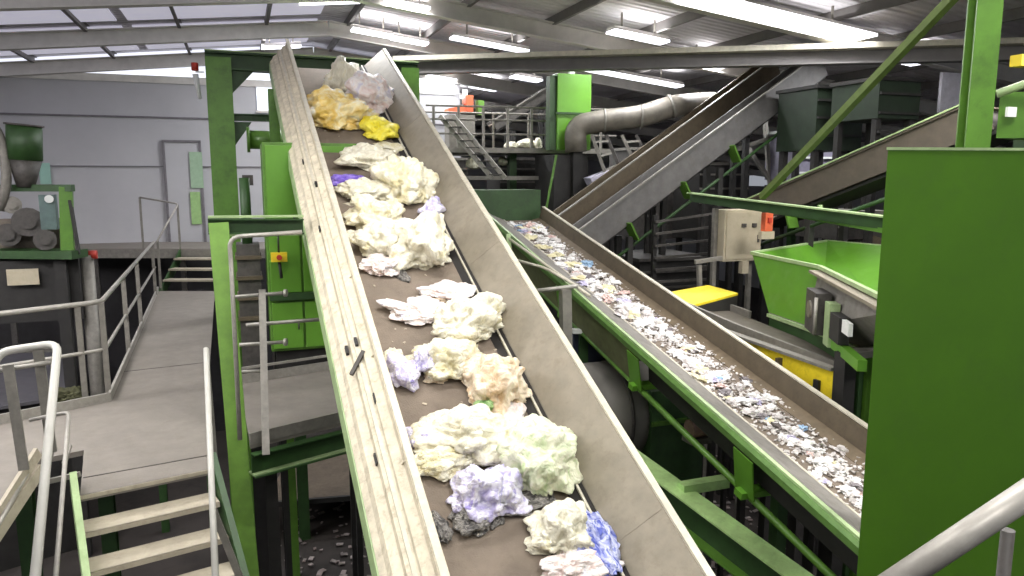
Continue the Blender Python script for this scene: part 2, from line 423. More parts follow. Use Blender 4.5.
g_.prism([pt+V*.2-Z*1.08-U*.05, pt+V*.2-Z*1.5-U*.05, pt+V*.5-Z*1.08-U*.05], U*.02); g_.build('gusset', GREEN_D, po)
pb = pt+V*1.1
MB().ibeam((pb.x, pb.y, GZ), pb-Z*1.08, .2, .2, .02, up=U).build('post', GREEN_D, po)
q = pt-Z*1.4+V*.1
t_ = MB().tube([q+V*.35-U*.3, q+V*.9-U*.3], .16, 16).tube([q+V*.3-U*.3, q+V*.35-U*.3], .22, 16); t_.build('roller_drive', GREEN, po)
MB().box(q+V*.28-U*.3-Z*.7, V*.09, U*.1, Z*.09).build('junction_box', DARK2, po)
# small red siren with white horn on portal
rs = pt-V*.38-Z*.15
s0 = thing('warning_beacon', 'small red beacon fixed to the left of the green portal', 'beacon', rs)
MB().tube([rs-Z*.08, rs+Z*.05], .06, 12).build('dome', RED, s0); MB().bar(rs-Z*.1, rs-Z*.1+V*.14, .05, .02).build('bracket', WHITE, s0)
MB().tube([rs-Z*.14, rs-Z*.55+V*.05], [.05, .03], 10).build('cable', WHITE, s0)

# bright green cabinet under the conveyor
def corner(px, py, Y): return at(px, py, Y)
c0 = at(262, 150, 9.7); z1 = c0.z+.1; z0 = at(262, 352, 9.7).z
cab = thing('green_cabinet', 'bright green machine cabinet between the green post and the bag conveyor', 'machine', (c0.x, c0.y, GZ))
bevel(vbox(c0, 1.25, .9, z0, z1).build('body', GREEN, cab), .01)
dz = z0+.75
f0 = Vector((c0.x, c0.y, 0))-U*.02
for (a0, a1, b0, b1) in ((.03, .42, dz+.05, z1-.04), (.45, 1.2, dz+.05, z1-.04), (.03, .42, z0+.04, dz-.08), (.45, 1.2, z0+.04, dz-.08)):
    bevel(MB().box(f0+V*(a0+a1)/2+Z*(b0+b1)/2, V*(a1-a0)/2, U*.015, Z*(b1-b0)/2).build('door', mat('fresh_green_paint', (96, 148, 46), .38, var=.12, scale=2.5), cab), .006)
    MB().tube([f0-U*.03+V*(a1-.06)+Z*((b0+b1)/2-.06), f0-U*.03+V*(a1-.06)+Z*((b0+b1)/2+.06)], .012, 8).build('handle', DARK2, cab.children[-1])
MB().box(f0-U*.03+V*.62+Z*dz, V*.62, U*.03, Z*.045).build('ledge', GREEN_D, cab)
e = at(279, 257, 9.6); es = MB().box(e, V*.1, U*.05, Z*.06); es.build('switch_box', YELLOW, cab)
sbx = [c for c in cab.children if c.name.startswith('switch_box')][0]
MB().tube([e-U*.05, e-U*.1], .035, 10).build('stop_button', RED, sbx)
MB().tube([e-Z*.06, e-Z*.28+V*.02], .02, 6).tube([e+Z*.05, e+Z*.35], .012, 6).build('cable', DARK, cab)
MB().box(f0+V*.62-Z*0+Z*(z0-.35)+U*.4, V*.55, U*.3, Z*.35).build('plinth', DARK, cab)
for a_ in (.1, 1.1):
    for d_ in (.15, .75):
        P = f0+V*a_+U*d_; MB().bar((P.x, P.y, GZ), (P.x, P.y, z0), .08, .08, up=U).build('leg', DARK, cab)
# grey gearbox column left of the cabinet
g0 = at(236, 245, 10.0); gb = thing('gearbox_column', 'grimy grey gearbox column left of the bright green cabinet', 'machine', (g0.x, g0.y, GZ))
vbox(g0, .3, .5, 3.0, g0.z).build('housing', DARK2, gb)
for k in range(4):
    vbox(g0-U*.05-V*.02, .34, .6, g0.z-.15-.28*k-.05, g0.z-.15-.28*k, None).build('flange', BROWN, gb)
MB().tube([g0+V*.15+U*.2, g0+V*.15+U*.2+Z*.9], .07, 10).build('shaft', GREEN_D, gb)
vbox(g0+V*.05+U*.1, .2, .3, GZ, 3.0).build('base', DARK, gb)

# ------------------------------------------------------------------ WALKWAY and stairs (left)
DZ = 3.5
dk = thing('walkway_deck', 'grey dusty walkway deck running from the stairs to the back wall', 'walkway', atz(150, 420, DZ)-Z*0)
pts = [atz(x, y, DZ) for x, y in ((80, 496), (211, 469), (211, 455), (211, 420), (210, 360), (214, 300), (218, 291), (158, 291), (110, 401), (0, 424), (-70, 440), (-90, 560), (0, 502), (26, 462), (84, 450))]
MB().prism([p-Z*.05 for p in pts], Z*.05).build('plate', DECK, dk)
for (x0, y0, x1, y1) in ((83, 478, 211, 455), (122, 372, 211, 362)):
    MB().bar(atz(x0, y0, DZ)+Z*.002, atz(x1, y1, DZ)+Z*.002, .012, .006).build('joint', DARK2, dk)
ed = MB()
kp = [atz(x, y, DZ) for x, y in ((-60, 438), (0, 424), (110, 401), (158, 291))]
for a, b in zip(kp, kp[1:]): ed.bar(a+Z*-.03, b+Z*-.03, .03, .26)
ed.build('toe_plate', GALV, dk)
sf = MB()
for a, b in zip(kp, kp[1:]): sf.chan(a-Z*.28+(b-a).cross(Z).normalized()*.05, b-Z*.28+(b-a).cross(Z).normalized()*.05, .07, .22, sgn=1)
sf.build('edge_channel', DARK, dk)
# columns under the deck
for (x, y) in ((100, 420), (150, 310), (20, 450), (200, 310)):
    P = atz(x, y, DZ); MB().ibeam((P.x, P.y, GZ), (P.x, P.y, DZ-.06), .14, .14, .015, up=U).build('column', GREEN_D, dk)

def railing(name, label, base, hts, posts, mids=(.5,), r=.024, mt=GALV, group=None, extra=None):
    r *= 1.2
    """base: list of points of the foot line, hts height of the rail; posts: list of base points"""
    t = thing(name, label, 'railing', base[0], group)
    top = [p+Z*hts for p in base]
    MB().tube(fil(top, .12), r, 10).build('top_rail', mt, t)
    for k in mids: MB().tube(fil([p+Z*hts*k for p in base], .1), r*.75, 8).build('mid_rail', mt, t)
    for p in posts: MB().bar(p, p+Z*(hts-.01), .06, .022, up=U).build('post', GALV_D, t)
    return t
bl = [atz(x, y, DZ)+Z*.02 for x, y in ((-60, 436), (0, 421), (109, 398), (157, 293))]
pp = [bl[1].lerp(bl[2], .77), bl[2].lerp(bl[1], -.0), bl[0].lerp(bl[1], .3)]
pp += [bl[2].lerp(bl[3], k) for k in (.27, .52, .95)]
railing('walkway_railing', 'angled pipe railing along the left edge of the grey walkway', bl, 1.1, pp)
# steps at the far end of the walkway
e0 = atz(160, 291, DZ); e1 = atz(218, 291, DZ); wst = (e1-e0).length; dv = (e1-e0).normalized(); du = Z.cross(dv)
fs = thing('far_steps', 'short flight of steps at the far end of the walkway', 'stairs', e0)
for k in range(1, 4):
    MB().box(e0+dv*wst/2+du*(.3*k)+Z*(.21*k), dv*wst/2, du*.14, Z*.02).build('tread', TREAD, fs)
for s_ in (0, 1): MB().bar(e0+dv*wst*s_-Z*.1, e0+dv*wst*s_+du*1.2+Z*.74, .04, .22).build('stringer', GREEN_D, fs)
# landing in front of the back wall
q = e0+du*1.15
lz = DZ+.84
ld_ = thing('far_landing', 'pale raised landing along the foot of the back wall', 'walkway', q)
ll = q-dv*4.2
MB().prism([Vector((p.x, p.y, lz-.06)) for p in (ll, q+dv*2.2, q+dv*2.2+du*1.9, ll+du*1.9)], Z*.06).build('plate', DECK, ld_)
MB().bar(Vector((ll.x, ll.y, lz-.12)), Vector((q.x, q.y, lz-.12))+dv*2.2, .06, .2).build('edge_beam', GALV_D, ld_)
for k in (0, 2, 4, 6):
    P = ll+dv*k*1.05+du*.1; MB().bar((P.x, P.y, GZ), (P.x, P.y, lz-.2), .12, .12, up=U).build('column', DARK2, ld_)
# stair handrail at the far steps and end guard
tr = thing('far_handrail', 'thin handrail rising beside the far steps', 'railing', e0)
MB().tube(fil([e0+Z*1.1, e0+du*1.2+Z*1.9, e0+du*1.2+Z*2.05-dv*.9], .1), .022, 8).build('top_rail', GALV, tr)
for k in (.05, 1.15): MB().bar(e0+du*k+Z*(.0 if k < 1 else .75), e0+du*k+Z*(1.1+k*.68), .05, .03, up=U).build('post', GALV_D, tr)
P = e0+du*1.2-dv*.9; MB().bar(P+Z*.8, P+Z*2.05, .05, .04, up=U).build('post', GALV_D, tr)

# stairs in the foreground
ns = [(atz(80, 496, DZ), atz(211, 469, DZ))]
sdir = None
Lft, Rgt = ns[0]
cross = (Rgt-Lft).normalized(); run = Z.cross(cross)   # away from camera
wst = (Rgt-Lft).length
stt = thing('steel_stairs', 'steel stairs with pale treads and green stringer in the lower left', 'stairs', Lft+Z*(GZ-DZ)*0)
for k in range(0, 8):
    c = Lft.lerp(Rgt, .5)-run*(.27*k)-Z*(.2*k)
    if k: MB().box(c+run*.12-Z*.02, cross*wst/2, run*.13, Z*.02).box(c-Z*.02, cross*wst/2, run*.006, Z*.02).build('tread', TREAD, stt)
    else: MB().box(c+run*.0-Z*.015, cross*wst/2, run*.01, Z*.015).build('top_nosing', TREAD, stt)
a = Lft-cross*.03+run*.15+Z*.08; MB().bar(a, a-run*.27*9-Z*.2*9, .05, .26).build('stringer', GREEN_L, stt)
a = Rgt+cross*.04+run*.15+Z*.02; MB().bar(a, a-run*.27*9-Z*.2*9, .05, .24).build('stringer', GREEN_D, stt)
# right handrail
h = thing('stair_handrail', 'straight white handrail on the right side of the stairs', 'handrail', Rgt)
ta = at(206, 349, 6.45); tb = at(216, 590, 4.68)
MB().tube([ta, tb], .024, 10).build('rail', mat('white_tube', (182, 180, 172), .45, var=.1), h)
pa = Rgt+run*.32+cross*.1
MB().bar(pa-Z*.1, ta+(tb-ta)*.06-Z*.02, .05, .03, up=U).build('post', GALV_D, h)
pc = Rgt-run*1.1-Z*.86+cross*.05; tcc = ta.lerp(tb, .72)
MB().bar(pc, tcc, .05, .03, up=U).build('post', GALV_D, h)
# left handrail: looped
h = thing('looped_handrail', 'bright looped handrail on the left side of the stairs', 'handrail', Lft)
WT = MC['white_tube']
ta = at(58, 343, 5.6); tb = at(33, 600, 4.0)
lp_ = [at(-14, 392, 5.35), at(-2, 352, 5.5), ta, tb]
MB().tube(fil(lp_, .1), .03, 10).build('rail', WT, h)
MB().bar(at(8, 365, 5.45), at(24, 470, 5.42), .07, .025, up=U).build('post', GALV_D, h)
MB().bar(at(38, 350, 5.55), at(52, 452, 5.6), .07, .025, up=U).build('post', GALV_D, h)
MB().tube(fil([at(30, 420, 5.5), at(69, 412, 5.5), at(54, 600, 4.15)], .05), .016, 8).build('mid_rail', GALV, h)
MB().tube([at(-5, 371, 5.5), at(52, 362, 5.55)], .018, 8).build('mid_rail', GALV, h)
# side stair going down to the left
ss = thing('side_stairs', 'second flight with pale stringers going down at the left edge', 'stairs', at(20, 480, 5.5))
for dx, dy in ((0, 0), (12, 16)):
    MB().bar(at(38+dx*.3, 452+dy, 5.7), at(-30, 560+dy, 4.9), .03, .1).build('stringer', TREAD, ss)
MB().tube([at(30, 468, 5.6), at(-30, 575, 4.8)], .018, 8).build('rail', GALV, ss)
for k in range(3): MB().bar(at(30+k*17, 470-k*3, 5.75), at(36+k*17, 452-k*3, 5.95), .03, .03).build('rung', GALV_D, ss)
MB().bar(at(28, 486, 5.7), at(80, 474, 5.75), .03, .04).build('edge', GALV_D, ss)

# ------------------------------------------------------------------ cross walkway under conveyor A
cw = thing('cross_walkway', 'short cross walkway passing under the bag conveyor', 'walkway', atz(295, 410, DZ))
cp = [atz(250, 445, DZ-.1), atz(420, 403, DZ-.1), atz(440, 352, DZ-.1), atz(241, 384, DZ-.1)]
MB().prism([p-Z*.04 for p in cp], Z*.04).build('plate', DECK, cw)
m = MB(); m.bar(cp[0]+Z*.06, cp[1]+Z*.06, .02, .12); m.build('near_toe_plate', GALV_D, cw)
MB().bar(cp[3]+Z*.06, cp[2]+Z*.06, .02, .12).build('far_toe_plate', GALV, cw)
MB().bar(cp[3]+Z*.2, cp[2]+Z*.2, .03, .03).build('low_rail', GALV, cw)
MB().chan(cp[0]-Z*.2, cp[1]-Z*.2, .1, .24, .014, sgn=1).build('edge_beam', GREEN_D, cw)
MB().bar(cp[0]-Z*.3, cp[1]-Z*.3, .14, .02).build('edge_flange', GREEN_L, cw)
for k, s_ in ((.1, 0), (.75, 0)):
    P = cp[0].lerp(cp[1], k)+U*.3; MB().bar((P.x, P.y, GZ), (P.x, P.y, DZ-.4), .12, .12, up=U).build('column', DARK, cw)
# ladder-like rail with curved pipe
lr = thing('pipe_guard', 'pipe guard with three rungs in front of the green cabinet', 'railing', atz(266, 452, DZ-.1))
pY = 7.75
MB().bar(at(262, 290, pY), at(266, 455, pY-.9), .07, .03, up=U).build('post', GALV_D, lr)
for (x0, y0, x1, y1) in ((233, 297, 284, 293), (246, 325, 326, 319), (238, 345, 284, 342), (240, 372, 262, 371)):
    MB().tube([at(x0, y0, pY-.05), at(x1, y1, pY+.1)], .02, 8).build('rung', GALV, lr)
MB().tube(fil([at(302, 232, 7.6), at(229, 237, 7.35), at(231, 262, 7.35), at(240, 440, 7.0)], .12), .022, 8).build('curved_pipe', GALV, lr)
for (x, y) in ((284, 293), (284, 342), (326, 319)): MB().tube([at(x, y, pY+.08), at(x+3, y, pY+.08)], .04, 10).build('end_knob', GALV, lr)

# ------------------------------------------------------------------ conveyor B (scraps)
BD, BV, BN = axes(250, 8)
BO = at(862, 541, 4.6)
def Bp(t, a=0, b=0): return BO+BD*t+BV*a+BN*b
def tx(px):
    lo, hi = -3, 20
    for _ in range(50):
        m_ = (lo+hi)/2
        if proj(Bp(m_))[0] > px: lo = m_
        else: hi = m_
    return lo
t0, t1 = -2.2, 9.0
cB = thing('scrap_conveyor', 'long green framed conveyor on the right carrying fine white scraps', 'conveyor', (BO.x, BO.y, GZ))
m = MB().bar(Bp(t0, .72, -.2), Bp(t1, .72, -.2), .74, .02, up=BN)
m.tube([Bp(t1, .36, -.28), Bp(t1, 1.08, -.28)], .09, 14); m.bar(Bp(t0, .72, -.36), Bp(t1, .72, -.36), .74, .02, up=BN)
m.build('belt', BELT, cB)
MB().line(Bp(t0), Bp(t1), [(1.06, -.2), (1.10, .04), (1.15, .045), (1.155, .0)], .012, up=BN).build('right_side_wall', BROWN, cB)
MB().bar(Bp(t0, 1.125, .055), Bp(t1, 1.125, .055), .05, .015, up=BN).build('wall_lip', LIP, cB)
MB().bar(Bp(t0, 1.0, -.17), Bp(t1, 1.0, -.17), .14, .012, up=(BN*.9-BV*.25)).build('wear_strip', mat('tan_wear_strip', (112, 98, 78), .7, var=.3, scale=8), cB)
m = MB().line(Bp(t0), Bp(t1), [(.40, -.185), (.17, -.09), (.03, -.0)], .012, up=BN)
m.build('left_side_wall', GREYC, cB)
MB().bar(Bp(t0, .40, -.175), Bp(t1, .40, -.175), .02, .02, up=BN).build('skirt_clamp', LIP, cB)
MB().bar(Bp(t0, .0, .012), Bp(t1, .0, .012), .035, .02, up=BN).build('bright_lip', GREEN_L, cB)
MB().line(Bp(t0), Bp(t1), [(-.015, 0), (-.03, -.03), (-.02, -.085), (.04, -.09)], .014, up=BN).build('side_frame', mat('sage_green_paint', (98, 136, 66), .5, dirt=(62, 84, 42)), cB)
MB().tube([Bp(t0, .1, -.52), Bp(t1, .1, -.52)], .032, 10).build('lower_tube', GREEN, cB)
MB().tube([Bp(t0, 1.15, -.52), Bp(t1, 1.15, -.52)], .032, 10).build('lower_tube', GREEN, cB)
for px in (562, 636, 748):
    t = tx(px); m = MB()
    m.prism([Bp(t-.13, -.03, -.12), Bp(t+.13, -.03, -.12), Bp(t+.13, .06, -.5), Bp(t-.13, .06, -.5)], BV*.012)
    m.bar(Bp(t, 0, -.5), Bp(t, 1.15, -.5), .1, .06, up=BN)
    m.build('bracket_plate', mat('fresh_green_paint', (96, 148, 46)), cB)
m = MB(); ta, tb_ = tx(640), t1
m.prism([Bp(ta+.1, .02, -.14), Bp(tb_, .02, -.14), Bp(tb_, .07, -.48), Bp(ta+.1, .07, -.48)], BV*.01)
m.build('side_cover', mat('olive_cover', (92, 96, 62), .7, var=.3, dirt=(56, 54, 38)), cB)
m = MB(); m.prism([Bp(t0, .12, -.16), Bp(tx(640), .12, -.16), Bp(tx(640), .16, -.4), Bp(t0, .16, -.4)], BV*.01)
m.build('inner_cover', DARK, cB)
for k in range(8):
    t = -1+k*1.2; MB().tube([Bp(t, .36, -.44), Bp(t, 1.08, -.44)], .05, 12).build('idler_roller', DARK2, cB)
for px, a_ in ((575, .15), (575, 1.15), (850, 1.15), (690, 1.15)):
    if True:
        p = Bp(tx(px), a_, -.5); MB().bar((p.x, p.y, GZ), p, .12, .12, up=U).build('support_leg', GREEN_D, cB)
# receiving chute behind its head
p = Bp(t1-.2, .1, .2)
ch = thing('green_chute', 'dark green chute at the far end of the scrap conveyor', 'chute', (p.x, p.y, GZ))
vbox(Bp(t1+.15, -.55, .0), 1.7, .9, GZ, Bp(t1).z+.35).build('housing', GREEN_D, ch)
MB().box(Bp(t1+.1, -.35, .2), BV*.12, BN*.2, BD*.12).build('pale_corner', GREEN_L, ch)
# thin braces left of the scrap conveyor
br = thing('brace_rails', 'pair of thin pale rails along the left of the scrap conveyor head', 'railing', at(505, 240, 10.2))
MB().tube(fil([at(508, 238, 10.2), at(560, 275, 9.4), at(590, 296, 9.0)], .1), .02, 8).build('rail', LIP, br)
MB().tube(fil([at(508, 258, 10.0), at(545, 268, 9.4), at(575, 285, 9.0)], .1), .02, 8).build('rail', LIP, br)
MB().bar(at(508, 234, 10.2), at(510, 268, 10.1), .06, .04, up=U).build('post', GREEN_L, br)
gp = thing('grey_guard_post', 'square grey post with a crossbar beside the bag conveyor wall', 'post', at(567, 345, 8.2))
MB().bar(at(565, 289, 8.2), at(568, 440, 8.2), .11, .11, up=U).build('post', GALV_D, gp)
MB().tube([at(528, 292, 8.3), at(578, 286, 8.15)], .025, 8).build('crossbar', GALV, gp)
bb = thing('blue_machine_guard', 'dark blue guard low behind the grey post', 'machine', at(590, 350, 9.3))
vbox(at(574, 333, 9.2), .7, .6, 2.4, at(574, 333, 9.2).z).build('guard', mat('navy_plastic', (38, 44, 62), .5), bb)
MB().bar(at(572, 331, 9.1), at(586, 331, 9.15), .1, .05).build('clip', WHITE, bb)

# beams under the scrap conveyor
pA = at(790, 570, 6.05); pB = at(628, 452, 7.9); dr = (pB-pA).normalized()
ib = thing('green_floor_beam', 'wide pale green beam running diagonally below the scrap conveyor', 'beam', pA)
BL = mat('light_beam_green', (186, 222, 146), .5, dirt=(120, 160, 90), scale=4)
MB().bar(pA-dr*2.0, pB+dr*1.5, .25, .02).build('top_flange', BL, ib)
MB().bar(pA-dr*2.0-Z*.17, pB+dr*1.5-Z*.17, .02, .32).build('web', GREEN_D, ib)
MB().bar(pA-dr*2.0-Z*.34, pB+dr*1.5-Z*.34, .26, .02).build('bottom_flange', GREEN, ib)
mid = pA.lerp(pB, .62); MB().bar(mid+Z*.02, mid+V*.55+Z*.02, .13, .1).build('cross_stub', BL, ib)
for k in (.0, .75): P = pA.lerp(pB, k); MB().bar((P.x, P.y, GZ), P-Z*.35, .14, .14, up=U).build('leg', GREEN_D, ib)
dr_ = thing('grey_drum', 'dark grey round drum below the scrap conveyor', 'drum', at(628, 440, 9.0))
dc = at(622, 408, 9.2)
MB().tube([dc-V*.7-U*.0, dc+V*.32], .62, 28).build('drum_shell', mat('grey_drum_sheet', (124, 120, 114), .6, var=.12, scale=3), dr_)
MB().tube([dc-V*.2, dc-V*.16], .64, 28).tube([dc+V*.3, dc+V*.34], .64, 28).build('drum_band', DARK2, dr_)
MB().box(dc-Z*(dc.z-GZ+.62)/2-Z*.3, V*.5, U*.35, Z*(dc.z-GZ-.6)/2).build('drum_stand', DARK, dr_)
gx = at(652, 392, 8.6); g2 = thing('dark_green_housing', 'dark green housing between drum and scrap conveyor', 'machine', gx)
vbox(gx, .75, .8, GZ, gx.z).build('housing', GREEN_D, g2)
MB().bar(gx-U*.02-Z*.4, gx-U*.02-Z*.4+V*.7, .04, .05).build('rib', GREEN, g2)
mt_ = at(697, 428, 7.6); mo = thing('small_motor', 'small rusty motor on the cross stub of the pale beam', 'motor', mt_)
MB().tube([mt_-V*.1, mt_+V*.18], .1, 14).build('motor_body', mat('rusty_pink', (120, 92, 84), .6, var=.4, scale=12), mo)
MB().tube([mt_+V*.18, mt_+V*.3], .04, 10).build('shaft', GALV, mo); MB().box(mt_-Z*.12, V*.12, U*.1, Z*.03).build('foot', DARK2, mo)

# ------------------------------------------------------------------ twin conveyors rising to the right
def side_conveyor(name, label, p, q, hgt, wd, mt, brackets=(), legs=(), tubes=True, lipm=GALV_D, bl_=.35):
    t = thing(name, label, 'conveyor', (p.x, p.y, GZ))
    ax = (q-p).normalized(); sd = ax.cross(Z).normalized(); n = sd.cross(ax)
    # p,q is the top edge of the near side wall, sd points towards the camera
    MB().line(p, q, [(0, -hgt), (0, 0), (.04, .0), (.045, -.03)], .012, up=n).build('near_side_wall', mt, t)
    MB().line(p, q, [(-wd, -hgt), (-wd, 0), (-wd-.04, 0), (-wd-.045, -.03)], -.012, up=n).build('far_side_wall', mt, t)
    MB().bar(p-sd*wd/2-n*hgt*bl_, q-sd*wd/2-n*hgt*bl_, wd-.03, .02, up=n).build('belt', RUB if wd < .4 else BELT, t)
    MB().bar(p+sd*.03+n*.012, q+sd*.03+n*.012, .06, .02, up=n).build('wall_lip', lipm, t)
    MB().bar(p-sd*wd/2-n*(hgt+.03), q-sd*wd/2-n*(hgt+.03), wd-.1, .04, up=n).build('bottom_pan', DARK, t)
    MB().tube([q-sd*.02-n*hgt*.6-ax*.15, q-sd*(wd-.02)-n*hgt*.6-ax*.15], .13, 14).build('head_roller', DARK2, t)
    L = (q-p).length
    for k in brackets:
        P = p+ax*L*k
        MB().bar(P+sd*.03-n*(hgt-.05), P+sd*.03-n*(hgt+.3), .22, .03, up=ax).build('bracket_plate', GREEN, t)
    for k in legs:
        P = p+ax*L*k-n*(hgt+.2)
        for s2 in (.0, -wd): Q = P+sd*s2; MB().bar((Q.x, Q.y, GZ), Q, .1, .1, up=U).build('support_leg', DARK, t)
    if tubes:
        MB().tube([p+sd*.02-n*(hgt+.36), q+sd*.02-n*(hgt+.36)], .03, 8).build('lower_tube', GREEN_D, t)
    return t
side_conveyor('grey_conveyor', 'grey conveyor rising to the right, nearer of the steep pair', at(575, 233, 12.4), at(820, 53, 14.9), .46, .34, mat('blue_grey_steel', (100, 98, 96), .65, dirt=(84, 78, 70), dirt_amt=.6, scale=5), brackets=(.15, .36, .56), legs=(.14, .5, .85))
side_conveyor('brown_conveyor', 'brown grimy conveyor rising to the right, farther of the steep pair', at(554, 219, 13.1), at(775, 58, 15.8), .5, .32, BROWN, legs=(.4, .8), tubes=False)
# third conveyor on the right
side_conveyor('olive_conveyor', 'conveyor with pale green edge tube rising behind the green panel', at(744, 202, 12.5), at(985, 96, 9.2), .42, .8, mat('olive_brown_sheet', (78, 70, 60), .7, var=.25, dirt=(70, 60, 46)), brackets=(.22,), legs=(.3,), lipm=GREEN_L)
# diagonal brace
MBr = MB().bar(at(762, 197, 9.6), at(962, -12, 6.6), .075, .075)
tag(MBr.build('diagonal_brace', mat('olive_green_paint', (92, 112, 50), .5, dirt=(56, 62, 34))), 'long thin olive green brace slanting up to the top right', 'brace')
# beams under it
tb2 = thing('green_cross_beams', 'green channel beam running right behind the hopper', 'beam', at(790, 215, 10))
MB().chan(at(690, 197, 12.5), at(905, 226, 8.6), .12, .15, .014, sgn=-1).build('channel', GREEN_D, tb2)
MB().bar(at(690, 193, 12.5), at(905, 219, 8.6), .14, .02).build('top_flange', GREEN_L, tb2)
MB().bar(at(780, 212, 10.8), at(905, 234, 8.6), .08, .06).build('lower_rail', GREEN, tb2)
MB().bar(at(820, 205, 10.2), at(820, 216, 10.2), .05, .05, up=U).build('stud', GREEN_L, tb2)
# thin conveyor with scraps behind hopper
sb = thing('small_scrap_belt', 'narrow belt of scraps passing behind the green hopper', 'conveyor', at(840, 250, 10))
p, q = at(768, 209, 14.4), at(905, 256, 12.4)
MB().bar(p-Z*.08, q-Z*.08, .7, .03).build('belt', BELT, sb)
MB().bar(p+Z*.0-U*.38, q-U*.38, .03, .18).build('side_wall', BROWN, sb); MB().bar(p+U*.38, q+U*.38, .03, .2).build('side_wall', BROWN, sb)
for k in (.2, .8): P = p.lerp(q, k); MB().bar((P.x, P.y, GZ), P-Z*.1, .12, .12, up=U).build('support_leg', GREEN_D, sb)

# beige cabinet
bc = at(723, 262, 11.8); zc = at(723, 210, 11.8).z
bcab = thing('beige_control_cabinet', 'beige control cabinet standing behind the green hopper', 'cabinet', (bc.x, bc.y, GZ))
bevel(vbox(bc, .72, .35, bc.z, zc).build('body', BEIGE, bcab), .01)
MB().box(bc+V*.36-U*.01+Z*(zc-bc.z)/2, V*.33, U*.01, Z*((zc-bc.z)/2-.04)).build('door', BEIGE, bcab)
MB().bar(bc+V*.64-U*.03+Z*.3, bc+V*.64-U*.03+Z*.42, .03, .02, up=U).build('handle', DARK2, bcab.children[-1])
for k in (.35, .55): MB().box(bc+V*k-U*.03+Z*.58, V*.04, U*.015, Z*.03).build('switch', DARK2, bcab)
for k in (-.04, .66): P = bc+V*k+U*.2; MB().bar((P.x, P.y, GZ), (P.x, P.y, zc+.02), .07, .07, up=U).build('leg', GALV_D, bcab)
MB().box(bc+V*.4+Z*-.1, V*.06, U*.05, Z*.1).build('cable_gland', BEIGE, bcab)
e = at(767, 222, 11.4); rd = thing('red_hydrant_box', 'small red device beside the beige cabinet', 'switch', e)
MB().box(e, V*.07, U*.05, Z*.14).build('case', ORANGE, rd); MB().box(e-Z*.2, V*.12, U*.04, Z*.06).build('bracket', BEIGE, rd)
MB().box(e-U*.06+Z*.03, V*.03, U*.02, Z*.04).build('knob', RED, rd)
sp = thing('pipe_stub_frame', 'small grey pipe frame between the steep conveyors and the beige cabinet', 'frame', at(700, 270, 11))
MB().bar(at(695, 262, 11), at(722, 258, 11.1), .06, .06).build('crosspiece', GALV_D, sp); MB().bar(at(699, 265, 11), at(700, 300, 11), .06, .06, up=U).build('post', GALV_D, sp)
# yellow cover
yc = thing('yellow_cover', 'flat bright yellow cover behind the scrap conveyor', 'cover', at(700, 296, 9.6))
P = [at(664, 293, 9.75), at(690, 306, 9.3), at(738, 293, 9.75), at(708, 285, 10.6)]
MB().prism([P[0], P[1], P[2], P[3]], -Z*.03).build('top', YELLOW, yc)
MB().prism([P[1]-Z*.03, P[2]-Z*.03, P[2]-Z*.35, P[1]-Z*.35], U*.03).build('side', DARK, yc)
for k in (0, 1, 2, 3): Q = P[k].lerp((P[0]+P[2])/2, .15); MB().bar((Q.x, Q.y, GZ), Q-Z*.03, .06, .06, up=U).build('leg', DARK, yc)
ybm = thing('yellow_guard', 'long yellow guard plate along the right of the scrap conveyor', 'guard', at(790, 370, 7.4))
p, q = at(708, 330, 8.7), at(838, 388, 6.9)
m = MB().prism([p+Z*.05, q+Z*.15, q-Z*.16, p-Z*.08], U*.03); m.build('plate', YELLOW, ybm)
MB().bar(p+Z*.06+U*.06, q+Z*.17+U*.06, .1, .03).build('top_rail', GALV_D, ybm)
MB().box(p.lerp(q, .6)-U*.03, V*.06, U*.02, Z*.05).build('latch', BROWN, ybm)
for k in (.1, .9): Q = p.lerp(q, k)+U*.05; MB().bar((Q.x, Q.y, GZ), Q, .07, .07, up=U).build('leg', DARK, ybm)
rr = thing('inclined_pan', 'grey brown sloping pan behind the yellow guard', 'pan', at(735, 320, 9.6))
P = [at(676, 305, 9.4), at(738, 332, 8.5), at(836, 370, 7.4), at(840, 354, 7.9), at(750, 318, 9.4), at(700, 300, 10.2)]
MB().prism(P, -Z*.05).build('pan', mat('greybrown_pan', (88, 82, 72), .7, dirt=(54, 48, 40), dirt_amt=.6), rr)
for s_ in ((P[0], P[1]), (P[1], P[2])): MB().bar(s_[0]+Z*.04, s_[1]+Z*.04, .04, .1).build('edge', GALV_D, rr)
MB().bar(P[5]+Z*.04, P[4]+Z*.04, .04, .1).build('edge', GALV_D, rr)
for s_ in (0, 2, 4): MB().bar((P[s_].x, P[s_].y, GZ), P[s_]-Z*.05, .08, .08, up=U).build('leg', DARK, rr)

